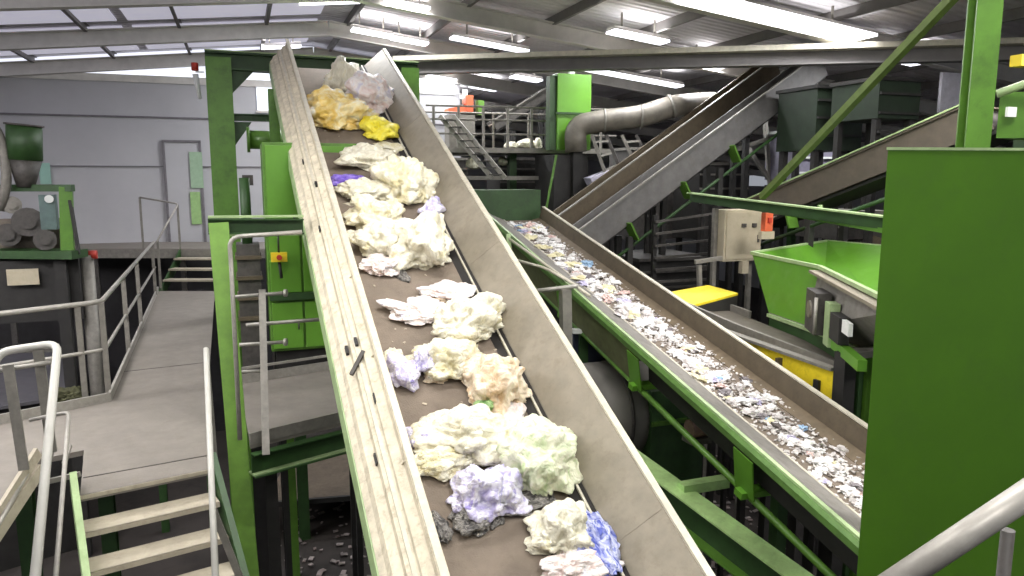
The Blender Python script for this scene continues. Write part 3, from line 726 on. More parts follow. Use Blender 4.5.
# hopper
hp = thing('green_hopper', 'open green sheet metal hopper right of the scrap conveyor', 'hopper', (at(800, 320, 8.5).x, 8.5, GZ))
rz = 5.0
rim = [atz(752, 253, rz), atz(820, 267, rz), atz(905, 309, rz), atz(925, 250, rz), atz(827, 241, rz)]
botm = [at(769, 319, 9.2), at(805, 326, 8.45), at(880, 360, 7.1), at(880, 318, 8.6), at(815, 300, 10.2)]
zb = min(p.z for p in botm); botm = [Vector((p.x, p.y, 4.3)) for p in [at(769, 319, 9.2), at(805, 325, 8.4), at(880, 360, 7.0), at(885, 318, 9), at(822, 305, 10.2)]]
nh = len(rim)
hopg = mat('hopper_green', (90, 142, 40), .4, var=.12, scale=3, dirt=(120, 150, 96), dirt_amt=.35)
cen = sum(rim, Vector())/nh
for i in range(nh):
    a, b, c_, d_ = rim[i], rim[(i+1) % nh], botm[(i+1) % nh], botm[i]
    nrm = (b-a).cross(d_-a).normalized()
    MB().prism([a, b, c_, d_], nrm*.015).build('wall_plate', hopg if i != 1 else GREYC, hp)
m = MB()
for i in range(nh): m.bar(rim[i], rim[(i+1) % nh], .05, .04)
m.build('rim', GREEN_L, hp)
MB().prism([p+Z*.02 for p in botm], -Z*.03).build('hopper_floor', GREYC, hp)
MB().prism([p-Z*.02 for p in botm], -Z*.45).build('outlet_body', GREEN_D, hp)
m = MB()
for i in range(2): m.bar(botm[i]-Z*.01, botm[i+1]-Z*.01, .07, .04)
m.build('outlet_flange', GREEN_L, hp)
for i in (0, 1, 3, 4):
    Q = botm[i]*.9+cen*.1; MB().bar((Q.x, Q.y, GZ), (Q.x, Q.y, 3.9), .12, .12, up=U).build('leg', DARK, hp)
# feed plate and drive on the near side of the hopper
ds = at(845, 305, 7.2)
dv_ = thing('hopper_drive', 'grey and green drive unit bolted to the near side of the hopper', 'machine', ds-Z*.4)
f = (rim[2]-rim[1]).normalized()
o_ = rim[1].lerp(rim[2], .12)-Z*.1+f.cross(Z)*.02
sdn = f.cross(Z).normalized()
MB().box(o_+f*.3-Z*.3+sdn*.12, f*.22, sdn*.08, Z*.22).build('gearbox', DARK2, dv_)
MB().tube([o_+f*.3-Z*.28+sdn*.12, o_+f*.3-Z*.28+sdn*.22], .09, 18).build('pulley', mat('pale_grey_cast', (118, 112, 98), .5, var=.5, scale=14), dv_)
MB().box(o_+f*.72-Z*.36+sdn*.08, f*.1, sdn*.05, Z*.22).build('side_plate', GREEN_L, dv_)
MB().box(o_+f*1.02-Z*.34+sdn*.08, f*.17, sdn*.05, Z*.13).build('recess', DARK, dv_)
MB().box(o_+f*1.36-Z*.27+sdn*.1, f*.11, sdn*.02, Z*.06).build('label_plate', WHITE, dv_)
MB().box(o_+f*1.15-Z*.53+sdn*.06, f*.6, sdn*.04, Z*.05).build('beam', hopg, dv_)
MB().bar(rim[1]+sdn*.06-Z*.05, rim[2]+sdn*.06-Z*.05, .12, .03).build('slide_rail', STEEL, dv_)
MB().tube([o_+f*.55-Z*.5+sdn*.2, o_+f*.55-Z*.12+sdn*.2], .02, 8).build('lever', GALV, dv_)
# rods right of yellow guard
vd = thing('black_post_unit', 'dark posts with green rods beside the right end of the yellow guard', 'machine', at(850, 420, 6.6))
for x, w_, mt in ((846, .14, DARK), (861, .05, GREEN_D), (869, .05, GREEN), (878, .12, DARK)):
    a = at(x, 352, 6.9); MB().bar((a.x, a.y, GZ), a, w_, w_, up=U).build('rod', mt, vd)
MB().box(at(866, 352, 6.85), V*.18, U*.1, Z*.03).build('cap', GALV_D, vd)

# ------------------------------------------------------------------ big green panel on the right + post + near handrail
py = 3.25
gpn = thing('sheet_metal_screen', 'large plain green sheet metal screen filling the right side', 'screen', (at(888, 300, py).x, py, GZ))
tl = at(888, 150, py)
xr = Vector((1, .12, 0)).normalized(); yr = Vector((.62, .78, 0)).normalized()
vbox(tl, 1.7, .3, GZ, tl.z, None, xr, yr).build('housing', GREEN_P, gpn)
MB().box(Vector((tl.x, tl.y, tl.z+.006))+xr*.85+yr*.15, xr*.856, yr*.155, Z*.006).build('top_flange', GREEN_L, gpn)
p0 = at(972, 150, 5.0)
gpost = MB().ibeam((p0.x, p0.y, GZ), (p0.x, p0.y, 8.3), .15, .17, .02, up=(U+V*.6))
tag(gpost.build('green_column', GREEN), 'green steel column rising behind the large green panel', 'column')
hr = thing('near_handrail', 'thick grey handrail crossing the bottom right corner', 'handrail', at(1000, 560, 1.3))
p, q = at(880, 592, 1.25), at(1060, 472, 1.25)
MB().tube([p, q], .0235, 16).build('rail', GALV, hr)
rb = at(1008, 530, 1.27); MB().tube([rb, rb-Z*1.1], .012, 10).build('post', DARK2, hr)
# top right box with label
tr_ = thing('green_hood', 'green machine hood with a white label at the right edge', 'machine', at(1010, 110, 5.4))
vbox(at(996, 138, 5.6), 1.2, .5, at(996, 138, 5.6).z, at(996, 92, 5.6).z, None, Vector((1, 0, 0)), Vector((.75, .66, 0))).build('hood', GREEN, tr_)
MB().box(at(1011, 112, 5.55), V*.045, U*.01, Z*.035).build('label_plate', WHITE, tr_)
MB().tube([at(997, 94, 5.55), at(1060, 72, 5.4)], .03, 8).build('edge_tube', GREEN_L, tr_)
P = at(1005, 138, 5.8); MB().bar((P.x+.3, P.y+.2, GZ), (P.x+.3, P.y+.2, P.z), .12, .12, up=U).build('leg', GREEN_D, tr_)
yl = MB().box(at(1021, 61, 6.2), V*.06, U*.05, Z*.045); tag(yl.build('yellow_lamp_box', YELLOW), 'small yellow box hanging above the green hood', 'box')
vp = at(990, 20, 7.5); tag(MB().bar(at(988, -10, 7.5), at(986, 36, 7.5), .13, .05, up=U).build('white_conduit', WHITE), 'short white conduit beside the green column', 'conduit')

# ------------------------------------------------------------------ middle distance: gantry, stairs, duct
GY = 16.0
gn = thing('far_gantry', 'grey gantry platform with railings in the middle distance', 'platform', (at(500, 150, GY).x, GY, GZ))
a, b = at(418, 151, 15.6), at(600, 151, 16.6)
z_ = a.z; b.z = z_
MB().bar(a, b, 1.6, .1).build('deck', GALV_D, gn)
for k in range(8):
    P = a.lerp(b, (k+.3)/8)-U*.75; MB().bar(P, P+Z*.85, .05, .04, up=U).build('post', GALV_D, gn)
for hz in (.32, .6, .86): MB().tube([a-U*.75+Z*hz, b-U*.75+Z*hz], .022, 6).build('rail', GALV_D, gn)
for k in range(5):
    P = a.lerp(b, (k+.3)/5)+U*.75; MB().bar(P, P+Z*.85, .04, .04, up=U).build('post', GALV_D, gn)
MB().tube([a+U*.75+Z*.86, b+U*.75+Z*.86], .022, 6).build('rail', GALV_D, gn)
for k in (.12, .5, .85):
    P = a.lerp(b, k); MB().bar((P.x, P.y, GZ), P-Z*.05, .16, .16, up=U).build('column', GREEN_D, gn)
for (x0, y0, x1, y1) in ((455, 178, 548, 178), (468, 192, 545, 192), (470, 205, 512, 204)):
    MB().bar(at(x0, y0, 15.2), at(x1, y1, 15.6), .1, .08).build('lower_beam', GALV_D, gn)
gst = thing('gantry_stairs', 'steep pale stairs descending in front of the far gantry', 'stairs', at(490, 180, 15))
for dx in (0, 13): MB().bar(at(440+dx, 116, 15.0), at(492+dx, 178, 14.6), .04, .09).build('stringer', GALV, gst)
for k in range(9):
    t = (k+.5)/9; MB().bar(at(440+52*t, 117+61*t, 14.95-.4*t), at(453+52*t, 117+61*t, 14.95-.4*t), .08, .02).build('tread', DARK2, gst)
gdb = at(557, 150, 15.0); gt = thing('tall_green_box', 'tall bright green box standing on the far gantry', 'machine', (gdb.x, gdb.y, GZ))
bevel(vbox(gdb, .74, .25, z_, at(556, 73, 15).z).build('body', mat('fresh_green_paint', (96, 148, 46)), gt), .01)
vbox(gdb-V*.14+U*.05, .14, .2, z_, at(556, 73, 15).z-.05).build('side_box', GREEN_D, gt)
MB().bar(gdb-U*.03+Z*.72-V*.05, gdb-U*.03+Z*.72+V*.78, .04, .04).build('seam', GREEN_D, gt)
MB().box(Vector((gdb.x, gdb.y, at(556, 73, 15).z+.04))+V*.35+U*.12, V*.05, U*.05, Z*.06).build('lifting_lug', WHITE, gt)
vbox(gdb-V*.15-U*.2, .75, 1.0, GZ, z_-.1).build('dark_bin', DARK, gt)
MB().bar(gdb-V*.12-U*.25-Z*.1, at(545, 215, 14.7), .06, .04).build('leg', GREEN, gt)
# duct
du_ = thing('grey_duct', 'fat grey ventilation duct bending down beside the tall green box', 'duct', at(575, 160, 14.9))
dp = fil([at(576, 152, 14.9), at(575, 126, 14.9), at(600, 121, 14.9), at(640, 117, 14.8), at(672, 106, 14.9), at(712, 102, 16.5)], .28, 6)
MB().tube(dp, .215, 18).build('pipe', mat('dull_duct_sheet', (120, 114, 104), .55, metal=.15, var=.35, scale=5), du_)
for P, Q in ((at(603, 121, 14.9), at(605, 121, 14.9)), (at(640, 117, 14.8), at(642, 117, 14.8)), (at(670, 107, 14.9), at(673, 106, 14.9))):
    MB().tube([P, Q], .24, 18).build('collar', GALV_D, du_)
P = at(576, 152, 14.9); MB().bar((P.x, P.y, GZ), P, .2, .2, up=U).build('stand', DARK, du_)
for x0, x1, lb in ((592, 612, 'left'), (622, 648, 'right')):
    s_ = thing('duct_chute', 'inclined grey frame under the duct, %s of the two' % lb, 'frame', at(x1, 190, 14.7))
    MB().bar(at(x0, 135, 14.7), at(x1, 192, 14.6), .1, .06).build('rail', GALV_D, s_)
    MB().bar(at(x0+14, 135, 14.7), at(x1+14, 182, 14.6), .1, .06).build('rail', DARK2, s_)
    for k in range(4): MB().bar(at(x0+(x1-x0)*(k+.5)/4, 135+57*(k+.5)/4, 14.65), at(x0+14+(x1-x0)*(k+.5)/4, 135+47*(k+.5)/4, 14.65), .04, .04).build('rung', GALV, s_)
    Q = at(x1, 192, 14.6); MB().bar((Q.x, Q.y, GZ), Q, .08, .08, up=U).build('leg', DARK, s_)
lc = thing('pale_chute', 'pale lilac chute beneath the duct', 'chute', at(600, 185, 14.4))
MB().prism([at(590, 178, 14.5), at(612, 170, 14.5), at(622, 182, 14.4), at(600, 198, 14.4)], U*.3).build('pan', mat('pale_lilac_sheet', (176, 172, 188), .5), lc)
Q = at(606, 190, 14.5); MB().bar((Q.x, Q.y, GZ), Q, .1, .1, up=U).build('leg', DARK, lc)
# small dark conveyor above gantry
s2 = side_conveyor('small_dark_conveyor', 'small dark conveyor rising behind the far gantry', at(492, 122, 17.6), at(550, 86, 18.0), .22, .5, DARK2, legs=(.2, .8), tubes=False)
# orange machine
om = at(449, 112, 16.8); orr = thing('orange_blower', 'small orange machine with a white stack on the gantry', 'machine', om)
MB().prism([om, om+V*.55, om+V*.55+Z*.22, om+V*.35+Z*.16, om+Z*.08], U*.4).build('body', ORANGE, orr)
MB().box(om+V*.48+Z*.2+U*.1, V*.08, U*.12, Z*.18).build('head', mat('rust_orange', (196, 92, 58), .5), orr)
MB().tube([om+V*.4+U*.1+Z*.2, om+V*.4+U*.1+Z*.5], .06, 10).build('stack', WHITE, orr)
MB().box(om+V*.75+Z*.12+U*.1, V*.07, U*.1, Z*.16).build('side_tank', GREEN, orr)
MB().box(om+V*.3-Z*.5+U*.2, V*.3, U*.2, Z*.45).build('stand', GALV_D, orr)

# ------------------------------------------------------------------ bags (crumpled)
def crumple(seed, sub=4, amp=.28, fold=.16, flat=.55, ear=0, sc=(1, 1, 1)):
    import bmesh
    bm = bmesh.new(); bmesh.ops.create_icosphere(bm, subdivisions=sub, radius=1)
    rr = random.Random(seed); off = Vector((rr.uniform(-50, 50), rr.uniform(-50, 50), rr.uniform(-50, 50)))
    ed = Vector((rr.uniform(-1, 1), rr.uniform(-1, 1), .25)).normalized()
    for v in bm.verts:
        d = v.co.normalized()
        n1 = noise.noise(d*1.3+off); n2 = noise.noise(d*3.0+off*1.3)
        w = d+Vector((noise.noise(d*1.6+off), noise.noise(d*1.6+off*2), noise.noise(d*1.6+off*3)))*.7
        rdg = min(1, abs(noise.noise(w*2.3+off))*3.2); rdg2 = min(1, abs(noise.noise(w*5.0+off))*3.0)
        rdg3 = abs(noise.noise(w*11+off))
        r = 1+amp*n1*1.7+amp*.7*n2+fold*(rdg-.6)+fold*.35*(rdg2-.6)+fold*.05*rdg3
        if ear:
            k = max(0, d.dot(ed)-.86)/.14; r += ear*k*k*(1+.3*n2)
        p = d*r
        if p.z < 0: p.z *= .35
        v.co = Vector((p.x*sc[0], p.y*sc[1], p.z*flat*sc[2]))
    bm.faces.ensure_lookup_table()
    me = bpy.data.meshes.new('bag'); bm.to_mesh(me); bm.free()
    for p in me.polygons: p.use_smooth = True
    return me
def bagmat(name, c1, c2, c3=None, rough=.42):
    if name in MC: return MC[name]
    m = bpy.data.materials.new(name); m.use_nodes = True; nt = m.node_tree; n = nt.nodes; l = nt.links
    b = n['Principled BSDF']; tc = n.new('ShaderNodeTexCoord')
    nz = n.new('ShaderNodeTexNoise'); nz.inputs['Scale'].default_value = 2.2; nz.inputs['Detail'].default_value = 4
    nz.inputs['Distortion'].default_value = 1.2
    l.new(tc.outputs['Object'], nz.inputs['Vector'])
    rp = n.new('ShaderNodeValToRGB'); e = rp.color_ramp.elements
    e[0].position = .38; e[0].color = lin(c1)+(1,); e[1].position = .58; e[1].color = lin(c2)+(1,)
    if c3: x = e.new(.68); x.color = lin(c3)+(1,)
    l.new(nz.outputs[0], rp.inputs[0]); l.new(rp.outputs[0], b.inputs['Base Color'])
    b.inputs['Roughness'].default_value = rough
    b.inputs['Subsurface Weight'].default_value = .15; b.inputs['Subsurface Radius'].default_value = (.06, .06, .06)
    n3 = n.new('ShaderNodeTexNoise'); n3.inputs['Scale'].default_value = 3.5; n3.inputs['Detail'].default_value = 3; n3.inputs['Distortion'].default_value = .8
    l.new(tc.outputs['Object'], n3.inputs['Vector'])
    bp = n.new('ShaderNodeBump'); bp.inputs['Strength'].default_value = .5; bp.inputs['Distance'].default_value = .12
    l.new(n3.outputs[0], bp.inputs['Height']); l.new(bp.outputs[0], b.inputs['Normal'])
    MC[name] = m; return m
BM = {
 'white': bagmat('white_film', (214, 208, 184), (240, 236, 218), (226, 218, 182)),
 'cream': bagmat('cream_film', (222, 212, 170), (240, 236, 216), (232, 224, 196)),
 'yellowish': bagmat('buff_film', (224, 190, 96), (238, 222, 170), (240, 236, 222)),
 'yellow': bagmat('yellow_film', (236, 218, 44), (244, 232, 90)),
 'pink': bagmat('pinkish_film', (228, 206, 198), (242, 236, 232), (220, 214, 226)),
 'violet': bagmat('violet_film', (112, 84, 196), (150, 128, 216)),
 'lilac': bagmat('lilac_film', (190, 182, 224), (238, 236, 244), (168, 158, 222)),
 'tan': bagmat('tan_film', (214, 186, 150), (236, 222, 200), (222, 206, 170)),
 'green': bagmat('greenish_film', (206, 216, 178), (232, 230, 206), (196, 212, 160)),
 'blue': bagmat('blue_print_film', (74, 88, 178), (206, 210, 234), (96, 110, 196)),
 'dark': bagmat('dark_film', (48, 46, 46), (150, 146, 140), (84, 80, 78)),
 'leaf': bagmat('leaf_film', (126, 176, 100), (180, 214, 150)),
}
def onbelt(px, py, h=0):
    # intersect the ray with the plane of belt A raised by h
    P0 = A(0, 0, BB+h); r = at(px, py, 1)-Vector((0, 0, CH))
    k = (P0-Vector((0, 0, CH))).dot(AN)/r.dot(AN)
    return Vector((0, 0, CH))+r*k
rotA = Matrix((AV, AD, AN)).transposed()
BAGS = [  # px, py, wpx, hpx, colour, thickness factor, ear, name, label
 (341, 84, 26, 26, 'white', .9, 1.0, 'plastic_bag', 'torn white bag with a raised flap, highest on the big conveyor', 0.0),
 (371, 99, 40, 34, 'pink', .6, .3, 'plastic_bag', 'pinkish white bag beside the buff one near the top of the conveyor', .0),
 (334, 115, 52, 40, 'yellowish', .6, .2, 'plastic_bag', 'buff yellow and white bag near the top of the conveyor', .0),
 (380, 131, 30, 24, 'yellow', .5, .3, 'plastic_bag', 'bright yellow bag under the pinkish one', .0),
 (371, 159, 44, 30, 'white', .45, .8, 'plastic_film', 'torn white film below the bright yellow bag', .0),
 (404, 186, 50, 44, 'cream', .75, .2, 'plastic_bag', 'round cream bag against the right wall, upper conveyor', .0),
 (366, 191, 46, 26, 'white', .55, .5, 'plastic_bag', 'white bag between the violet scrap and the round cream bag', .0),
 (347, 181, 26, 14, 'violet', .5, .2, 'plastic_scrap', 'violet scrap against the left wall of the big conveyor', .0),
 (376, 218, 48, 34, 'cream', .6, .4, 'plastic_bag', 'cream crumpled bag at the upper left of the large white heap', .0),
 (416, 248, 54, 50, 'white', .75, .2, 'plastic_bag', 'largest white bag, in the middle of the upper heap', .0),
 (384, 244, 44, 38, 'white', .6, .4, 'plastic_bag', 'white bag left of the largest one in the upper heap', .0),
 (380, 266, 32, 22, 'pink', .5, .2, 'plastic_bag', 'small pale bag at the lower left of the upper heap', .0),
 (432, 211, 20, 18, 'lilac', .8, .3, 'plastic_scrap', 'small lilac scrap against the right wall beside the upper heap', .0),
 (449, 290, 40, 20, 'pink', .4, .3, 'plastic_film', 'narrow pale strip just below the upper heap', .0),
 (419, 309, 46, 28, 'pink', .35, .9, 'plastic_film', 'flat pinkish film lying left of the white middle bag', .0),
 (471, 323, 62, 42, 'white', .7, .2, 'plastic_bag', 'plump white bag halfway down, above the tan one', .0),
 (450, 360, 56, 38, 'cream', .6, .4, 'plastic_bag', 'creamy white bag left of the tan bag', .0),
 (424, 364, 20, 24, 'lilac', .7, .2, 'plastic_scrap', 'pale violet packet on the left end of the creamy bag', .05),
 (404, 374, 28, 26, 'lilac', .6, .3, 'plastic_scrap', 'lilac and white lump at the left wall, middle of the conveyor', .0),
 (394, 358, 16, 18, 'white', .6, .3, 'plastic_scrap', 'small white tuft above the lilac lump at the left wall', .0),
 (494, 386, 54, 52, 'tan', .7, .2, 'plastic_bag', 'tan translucent bag against the right wall', .0),
 (484, 409, 18, 12, 'leaf', .7, .2, 'plastic_scrap', 'small leaf green scrap below the tan bag', .05),
 (509, 414, 26, 30, 'pink', .5, .3, 'plastic_scrap', 'white packet at the lower right of the tan bag', .0),
 (470, 440, 84, 50, 'white', .6, .3, 'plastic_bag', 'wide white bag in the lower heap, above the lilac one', .0),
 (438, 461, 48, 26, 'cream', .5, .2, 'plastic_bag', 'small cream bag at the left of the lower heap', .0),
 (421, 440, 22, 18, 'lilac', .6, .3, 'plastic_scrap', 'blue lilac scrap at the left wall beside the wide white bag', .0),
 (536, 464, 62, 52, 'green', .75, .2, 'plastic_bag', 'large cream bag with green tinges in the lower heap', .0),
 (487, 493, 54, 42, 'lilac', .7, .2, 'plastic_bag', 'lilac and white bag below the lower heap', .0),
 (474, 521, 30, 20, 'dark', .5, .3, 'plastic_scrap', 'small dark and cream scrap below the lilac bag', .0),
 (520, 504, 46, 16, 'dark', .35, .3, 'plastic_film', 'dark flattened wrapper under the large greenish bag', .0),
 (559, 530, 52, 46, 'white', .6, .5, 'plastic_bag', 'white crumpled bag next to the blue printed one', .0),
 (592, 537, 34, 54, 'blue', .5, .2, 'plastic_bag', 'blue printed bag against the right wall at the bottom', .0),
 (576, 566, 58, 30, 'pink', .5, .3, 'plastic_bag', 'pale bag lowest in view on the big conveyor', .0),
 (437, 526, 18, 26, 'dark', .6, .4, 'plastic_scrap', 'grey scrap caught along the left wall near the bottom', .0)]
for i, (px, py_, w_, h_, c_, th, ear, nm, lb, lift) in enumerate(BAGS):
    P = onbelt(px, py_+h_*.12, .02)
    d = (P-Vector((0, 0, CH))).length
    rx = w_/2*d/F*1.22; ry = h_/2*d/F*1.42
    me = crumple(100+i, sub=5 if w_ > 30 else 4, ear=ear, fold=.15, amp=.34)
    me.materials.append(BM[c_])
    o = bpy.data.objects.new(nm, me); COL.objects.link(o)
    tz = max(.06, min(rx, ry)*1.3)*th/.6
    o.matrix_world = Matrix.Translation(P+AN*(.0+lift+tz*.12)) @ rotA.to_4x4() @ Matrix.Diagonal((rx*.93, ry*.93, tz, 1))
    tag(o, lb, 'plastic bag' if nm == 'plastic_bag' else 'plastic waste', 'bags and film on the big conveyor')
# small torn fragments between the bags
for i, (px, py_, c_) in enumerate(((352, 92, 'white'), (390, 148, 'cream'), (394, 166, 'dark'), (360, 205, 'white'), (352, 238, 'white'), (402, 276, 'dark'), (438, 300, 'tan'), (408, 318, 'dark'),
        (455, 345, 'dark'), (470, 356, 'cream'), (436, 380, 'tan'), (512, 392, 'dark'), (522, 430, 'dark'), (428, 470, 'dark'), (458, 474, 'green'), (462, 508, 'dark'), (498, 516, 'dark'), (548, 498, 'dark'), (541, 548, 'white'), (508, 448, 'white'))):
    P = onbelt(px, py_, .0); d = (P-Vector((0, 0, CH))).length; s_ = R.uniform(7, 11)*d/F
    me = crumple(300+i, sub=3, amp=.5, fold=.3); me.materials.append(BM[c_])
    o = bpy.data.objects.new('film_fragment', me); COL.objects.link(o)
    o.matrix_world = Matrix.Translation(P+AN*.01) @ rotA.to_4x4() @ Matrix.Rotation(R.uniform(0, 6), 4, 'Z') @ Matrix.Diagonal((s_*1.3, s_*.8, s_*.6, 1))
    tag(o, 'small torn film fragment lying between bags on the big conveyor', 'plastic waste', 'torn fragments on the big conveyor')
# crumbs on belt A
sm = MB()
for k in range(90):
    t = R.uniform(0, 9); a_ = R.uniform(.15, 1.15); s_ = R.uniform(.006, .02)
    P = A(t, a_, BB+.004)
    sm.box(P, (AV*math.cos(k)+AD*math.sin(k))*s_, (AD*math.cos(k)-AV*math.sin(k))*s_*.6, AN*.003)
tag(sm.build('belt_crumbs', mat('pale_crumb', (176, 164, 146), .8)), 'fine pale crumbs scattered on the big conveyor belt', 'debris', kind='stuff')

# ------------------------------------------------------------------ scraps on conveyor B
rotB = Matrix((BV, BD, BN)).transposed()
SCOL = [('scrap_white', (232, 230, 228)), ('scrap_white', (232, 230, 228)), ('scrap_pale', (208, 202, 200)), ('scrap_pink', (214, 186, 180)), ('scrap_blue', (150, 178, 206)),
        ('scrap_grey', (120, 114, 116)), ('scrap_cream', (216, 208, 170)), ('scrap_lilac', (188, 182, 208)), ('scrap_dark', (92, 84, 80))]
protos = []
for i, (nm, c) in enumerate(SCOL):
    me = crumple(500+i, sub=3, amp=.5, fold=.35, flat=.8, sc=(1, .7+.05*i, .7)); me.name = 'scrap'
    for p in me.polygons: p.use_smooth = False
    me.materials.append(mat(nm, c, .7, var=.12)); protos.append(me)
SL_ = 'crumpled scrap of waste lying among many on the green framed conveyor'
first = None
cnt = 0
for k in range(290):
    # nearer part (lower t) is denser
    t = -.3+(9.0)*(R.random()**1.15)
    a_ = R.gauss(.66, .13); a_ = min(.97, max(.43, a_))
    s_ = R.uniform(.025, .075)*(1.0 if t < 4 else 1.45)
    me = protos[R.choices(range(9), weights=[8, 8, 6, 3, .8, 1.5, 2, 2, .7])[0]]
    if first is None:
        first = bpy.data.objects.new('waste_scrap', me)
        o = first
    else:
        o = first.copy(); o.data = me
    COL.objects.link(o)
    o.matrix_world = Matrix.Translation(Bp(t, a_, -.19+s_*.2)) @ rotB.to_4x4() @ Matrix.Rotation(R.uniform(0, 6.28), 4, 'Z') @ Matrix.Rotation(R.uniform(-.5, .5), 4, 'X') @ Matrix.Diagonal((s_, s_, s_*.8, 1))
    if k == 0: tag(o, SL_, 'waste scrap', 'scraps on the green framed conveyor')
sm = MB()
for k in range(3500):
    t = -.5+9.3*R.random(); a_ = min(1.0, max(.41, R.gauss(.67, .17))); s_ = R.uniform(.006, .022)
    th_ = R.uniform(0, 6.28); e1_ = BV*math.cos(th_)+BD*math.sin(th_); e2_ = (BD*math.cos(th_)-BV*math.sin(th_)+BN*R.uniform(-.8, .8))
    sm.box(Bp(t, a_, -.185+R.uniform(0, .02)), e1_*s_, e2_*s_*.7, BN*.003)
tag(sm.build('shredded_litter', mat('litter_mix', (214, 208, 204), .8, var=.5, scale=9, dirt=(110, 100, 96), dirt_amt=.9)), 'fine shredded litter between the scraps on the green framed conveyor', 'litter', kind='stuff')
# litter on narrow belt behind hopper
sm = MB(); p, q = at(768, 209, 14.4), at(905, 256, 12.4)
for k in range(400):
    P = p.lerp(q, R.random())+U*R.uniform(-.28, .28)+Z*(-.03); s_ = R.uniform(.03, .08)
    sm.box(P, V*s_, U*s_+Z*R.uniform(-.03, .03), Z*.008+V*.005)
tag(sm.build('hopper_litter', MC['litter_mix']), 'white litter on the narrow belt behind the hopper', 'litter', kind='stuff')
# litter on the ground
sm = MB()
for k in range(420):
    x, y = R.choice([(R.uniform(258, 385), R.uniform(500, 590)), (R.uniform(640, 760), R.uniform(430, 590)), (R.uniform(600, 800), R.uniform(480, 590))])
    P = atz(x, y, GZ+.02); s_ = R.uniform(.02, .07); th_ = R.uniform(0, 6.28)
    e1_ = Vector((math.cos(th_), math.sin(th_), R.uniform(-.3, .3)))
    sm.box(P+Z*.02, e1_*s_, Z.cross(e1_)*s_*.7, Z*.008)
tag(sm.build('floor_litter', mat('floor_litter_mix', (150, 140, 136), .8, var=.7, scale=3, dirt=(110, 60, 50), dirt_amt=.7)), 'scattered litter on the dark ground under the conveyors', 'litter', kind='stuff')

# ------------------------------------------------------------------ machine at the left edge
LM = thing('left_machine', 'dark green framed machine at the left edge in front of the back wall', 'machine', (at(20, 255, 13).x, 13, GZ))
Y_ = 13.0
MB().bar(at(66, 187, Y_), at(68, 256, Y_), .2, .12, up=U).build('post', GREEN, LM)
MB().bar(at(-40, 188, Y_), at(73, 188, Y_), .12, .12).build('upper_beam', GREEN_D, LM)
MB().bar(at(-40, 253, Y_), at(80, 254, Y_), .5, .14).build('lower_beam', GREEN_D, LM)
MB().bar(at(70, 200, Y_), at(79, 254, Y_), .05, .1, up=U).build('brace', DARK, LM)
MB().tube([at(24, 125, Y_), at(25, 160, Y_)], .27, 20).build('hopper_cylinder', GREEN_D, LM)
MB().tube([at(24, 124, Y_), at(24, 126, Y_)], .3, 20).build('cylinder_rim', DARK2, LM)
MB().tube([at(25, 160, Y_), at(26, 187, Y_)], [.26, .14], 16).build('cone', DARK2, LM)
MB().tube(fil([at(-10, 120, Y_-.2), at(2, 140, Y_-.2), at(8, 180, Y_-.2), at(0, 210, Y_-.2)], .3), .08, 10).build('hose', GALV_D, LM)
for k, (x, y, r_, mt) in enumerate(((28, 222, .25, DARK2), (8, 235, .2, DARK2), (45, 240, .18, DARK2), (12, 205, .15, GALV_D))):
    MB().tube([at(x, y, Y_-.15), at(x, y, Y_+.35)], r_, 16).tube([at(x, y, Y_-.2), at(x, y, Y_-.15)], r_*.5, 12).build('pulley', mt, LM)
MB().box(at(20, 238, Y_+.4), V*.85, U*.1, Z*.35).build('back_plate', mat('tan_grey_sheet', (120, 110, 98), .7, var=.35), LM)
MB().box(at(49, 212, Y_), V*.12, U*.1, Z*.3).build('control_box', mat('grey_teal_box', (84, 104, 100), .5), LM)
MB().tube([at(49, 199, Y_-.12), at(49, 199, Y_-.05)], .07, 14).build('gauge', WHITE, LM)
lpz = at(23, 277, Y_-.2)
MB().box(lpz, V*.24, U*.01, Z*.14).build('label_plate', BEIGE, LM)
MB().box(at(20, 290, Y_+.1), V*1.0, U*.25, Z*.55).build('base_housing', DARK, LM)
for x in (-30, 60): P = at(x, 256, Y_); MB().bar((P.x, P.y, GZ), P, .18, .18, up=U).build('leg', DARK, LM)
rsd = at(86, 255, 13.5); vv = thing('red_valve', 'small red valve on a grey pipe beside the left machine', 'valve', (rsd.x, rsd.y, GZ))
MB().tube([(rsd.x, rsd.y, GZ), rsd], .12, 12).build('pipe', GALV_D, vv); MB().tube([rsd+V*.02, rsd+V*.18], .08, 12).build('handwheel', RED, vv)
# grey tank top under the railing left
tk = atz(0, 360, 2.2)
tt = thing('grey_bin_lid', 'flat grey lidded bin seen through the walkway railing', 'bin', (tk.x, tk.y, GZ))
MB().prism([atz(x, y, 2.0) for x, y in ((-60, 420), (70, 398), (66, 350), (-60, 352))], Z*.06).build('lid', mat('slate_sheet', (84, 82, 86), .7, var=.15), tt)
c_ = atz(0, 385, 1.0); MB().prism([Vector((p.x, p.y, GZ)) for p in [atz(x, y, 2.0) for x, y in ((-58, 418), (68, 396), (64, 352), (-58, 354))]], Z*(2.0-GZ)).build('body', DARK, tt)
MB().bar(atz(-60, 352, 2.1), atz(66, 350, 2.1), .06, .1).build('hinge_bar', GALV_D, tt)
# debris heap near railing
hb = bpy.data.objects.new('debris_heap', crumple(900, sub=5, amp=.4, fold=.3)); hb.data.materials.append(mat('mossy_debris', (84, 84, 58), .9, var=.5, scale=6))
COL.objects.link(hb); P = atz(66, 398, 2.1); hb.matrix_world = Matrix.Translation(P+Z*.0) @ Matrix.Diagonal((.3, .25, .3, 1))
tag(hb, 'small mossy heap of debris beside the grey bin', 'debris')

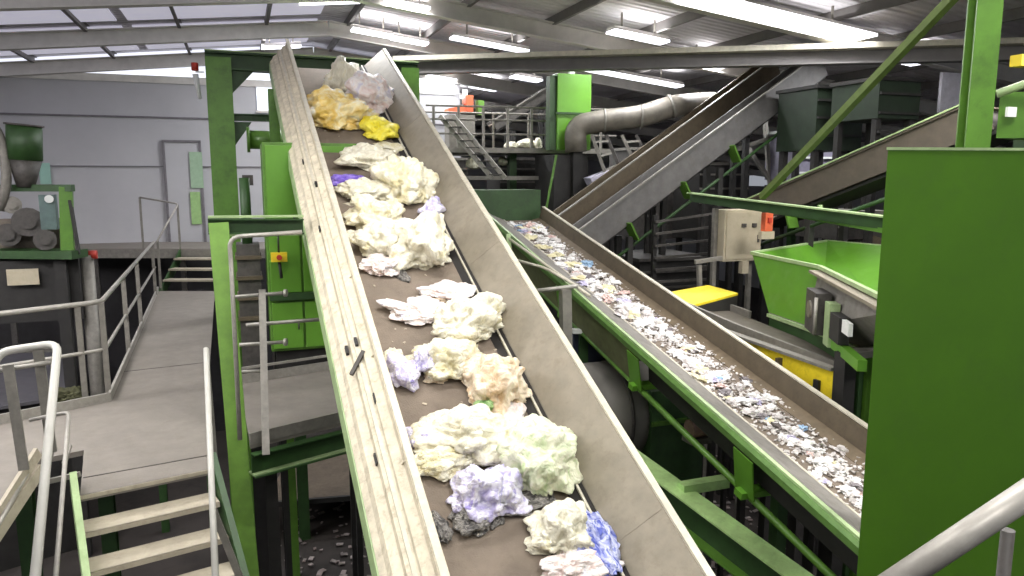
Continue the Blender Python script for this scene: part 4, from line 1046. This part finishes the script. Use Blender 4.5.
# ------------------------------------------------------------------ dark machinery filling the middle distance
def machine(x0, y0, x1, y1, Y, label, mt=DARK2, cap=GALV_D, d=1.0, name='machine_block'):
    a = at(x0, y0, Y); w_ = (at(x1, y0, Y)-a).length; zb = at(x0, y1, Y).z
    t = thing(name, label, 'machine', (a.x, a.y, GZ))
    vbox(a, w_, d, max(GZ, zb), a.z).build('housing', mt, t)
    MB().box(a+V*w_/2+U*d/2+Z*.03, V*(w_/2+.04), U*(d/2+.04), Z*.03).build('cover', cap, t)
    m = MB()
    for k in range(3): m.bar(a-U*.03-Z*(.2+.3*k), a-U*.03-Z*(.2+.3*k)+V*w_, .03, .04)
    m.build('rib', cap, t)
    P = at(x0, y1, Y)
    if zb > GZ+.1:
        for k in (.1, .9):
            for j in (.1, .9): Q = a+V*w_*k+U*d*j; MB().bar((Q.x, Q.y, GZ), (Q.x, Q.y, zb), .1, .1, up=U).build('leg', DARK, t)
    return t
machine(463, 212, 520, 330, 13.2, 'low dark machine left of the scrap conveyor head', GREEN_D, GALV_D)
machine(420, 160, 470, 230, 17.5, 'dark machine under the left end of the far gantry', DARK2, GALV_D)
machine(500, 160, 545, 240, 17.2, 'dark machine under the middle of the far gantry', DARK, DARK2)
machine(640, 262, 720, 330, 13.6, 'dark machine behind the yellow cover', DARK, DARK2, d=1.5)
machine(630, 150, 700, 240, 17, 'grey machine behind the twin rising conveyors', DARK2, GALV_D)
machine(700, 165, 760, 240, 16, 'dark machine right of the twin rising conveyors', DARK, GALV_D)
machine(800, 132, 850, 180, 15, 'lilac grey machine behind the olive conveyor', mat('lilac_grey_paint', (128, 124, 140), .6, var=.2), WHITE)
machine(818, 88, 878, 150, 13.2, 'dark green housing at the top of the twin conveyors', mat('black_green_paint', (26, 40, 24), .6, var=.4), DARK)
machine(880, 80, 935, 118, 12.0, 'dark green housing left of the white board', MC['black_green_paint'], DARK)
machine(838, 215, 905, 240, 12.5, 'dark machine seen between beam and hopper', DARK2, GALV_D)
wb = MB().box(at(953, 93, 13), V*.3, U*.03, Z*.33); tag(wb.build('white_board', mat('dull_white_board', (186, 184, 194), .6)), 'pale blank board left of the green column', 'board')
# truss posts right of the twin conveyors
ts = thing('grey_truss', 'pale lattice truss behind the long olive brace', 'truss', at(775, 180, 15.8))
for (x0, y0, x1, y1) in ((765, 118, 770, 185), (781, 132, 803, 160), (803, 130, 830, 165), (745, 145, 770, 180)):
    MB().bar(at(x0, y0, 15.8), at(x1, y1, 15.8), .09, .06, up=U).build('strut', GALV, ts)
MB().bar(at(735, 150, 15.8), at(800, 128, 15.8), .08, .08).build('top_chord', GALV_D, ts)
P = at(768, 185, 15.8); MB().bar((P.x, P.y, GZ), P, .1, .1, up=U).build('leg', DARK, ts)
# bales / white sacks
for (x, y, w_, h_, Y, lb) in ((527, 146, 22, 9, 16.4, 'white sack on the far gantry, left of the green box'), (511, 147, 14, 7, 16.3, 'white sack on the far gantry beside the stairs'),
                         (503, 163, 10, 9, 16.2, 'small white sack under the far gantry'), (473, 166, 16, 12, 15.4, 'white sack behind the steep pale stairs'), (538, 146, 8, 11, 16.3, 'narrow white sack against the green box')):
    me = crumple(int(700+x), sub=4, amp=.15, fold=.12, flat=.9); me.materials.append(BM['white'])
    o = bpy.data.objects.new('white_sack', me); COL.objects.link(o); P = at(x, y, Y)
    o.matrix_world = Matrix.Translation(P) @ Matrix.Diagonal((w_/2*Y/F, .2, h_*.8*Y/F, 1)); tag(o, lb, 'sack', 'white sacks by the gantry')
# small posts for legs in the dark area
rk = thing('slatted_rack', 'rack of thin pale bars in the dark behind the scrap conveyor', 'rack', at(690, 260, 12.6))
for k in range(6):
    MB().bar(at(655, 222+k*12, 12.6), at(712, 214+k*13, 13.0), .04, .04).build('bar', DARK2, rk)
for x in (655, 712): P = at(x, 215, 12.7); MB().bar((P.x, P.y, GZ), P, .07, .07, up=U).build('post', DARK, rk)

# ------------------------------------------------------------------ light
w = bpy.data.worlds.new('world'); SC.world = w; w.use_nodes = True
w.node_tree.nodes['Background'].inputs[0].default_value = (.85, .9, 1, 1)
w.node_tree.nodes['Background'].inputs[1].default_value = .38
def fill_lamp(u, v, energy, L=3.0, W=.35, z=None, ul=None):  # unseen fill lamps, added to brighten foreground and ceiling, with strip light housings
    P = pl(u, v, 0); zz = (roofz(P)-.45) if z is None else z
    t = thing('strip_light', 'added fill light shaped as a strip light, out of view', 'ceiling light', (P.x, P.y, zz), 'added fill lights')
    p, q = Vector((P.x, P.y, zz))-V*L/2, Vector((P.x, P.y, zz))+V*L/2
    MB().bar(p+Z*.06, q+Z*.06, W, .06).build('housing', RAFT, t); MB().bar(p+Z*.02, q+Z*.02, W*.9, .03).build('diffuser', LAMP, t)
    ld = bpy.data.lights.new('lamp_light', 'AREA'); ld.shape = 'RECTANGLE'; ld.size = L; ld.size_y = W; ld.energy = energy; ld.color = (1, .98, .95)
    lo = bpy.data.objects.new('lamp_light', ld); COL.objects.link(lo); lo.location = (P.x, P.y, zz-.02); lo.rotation_euler = (0, 0, math.radians(20))
    ld = bpy.data.lights.new('lamp_uplight', 'AREA'); ld.shape = 'RECTANGLE'; ld.size = L; ld.size_y = W; ld.energy = energy*(ul or .35)
    lo = bpy.data.objects.new('lamp_uplight', ld); COL.objects.link(lo); lo.location = (P.x, P.y, zz+.1); lo.rotation_euler = (math.pi, 0, math.radians(20))
for u, v in ((2.0, -2.5), (2.0, 3.2), (-1.5, .5), (6.2, -4.5), (6.2, 1.2), (6.2, 7)): fill_lamp(u, v, 200)

for u, v in ((8, -9), (12, -11.5), (3, 8)): fill_lamp(u, v, 420, ul=1.5)
fill_lamp(9.2, -4.8, 330, ul=.8)

bs = thing('floor_pit_cover', 'brown grey cover sheet low below the cross walkway', 'cover', atz(320, 480, -.4))
MB().prism([atz(x, y, -.3) for x, y in ((262, 505), (300, 440), (420, 430), (420, 492))], -Z*.05).build('sheet', mat('brown_grey_cover', (104, 92, 78), .8, var=.3, dirt=(60, 52, 44)), bs)
MB().bar(atz(262, 505, -.28), atz(420, 492, -.28), .08, .1).build('edge', DARK, bs)
for x, y in ((270, 500), (305, 444), (400, 490)): P = atz(x, y, -.35); MB().bar((P.x, P.y, GZ), P, .1, .1, up=U).build('leg', DARK, bs)
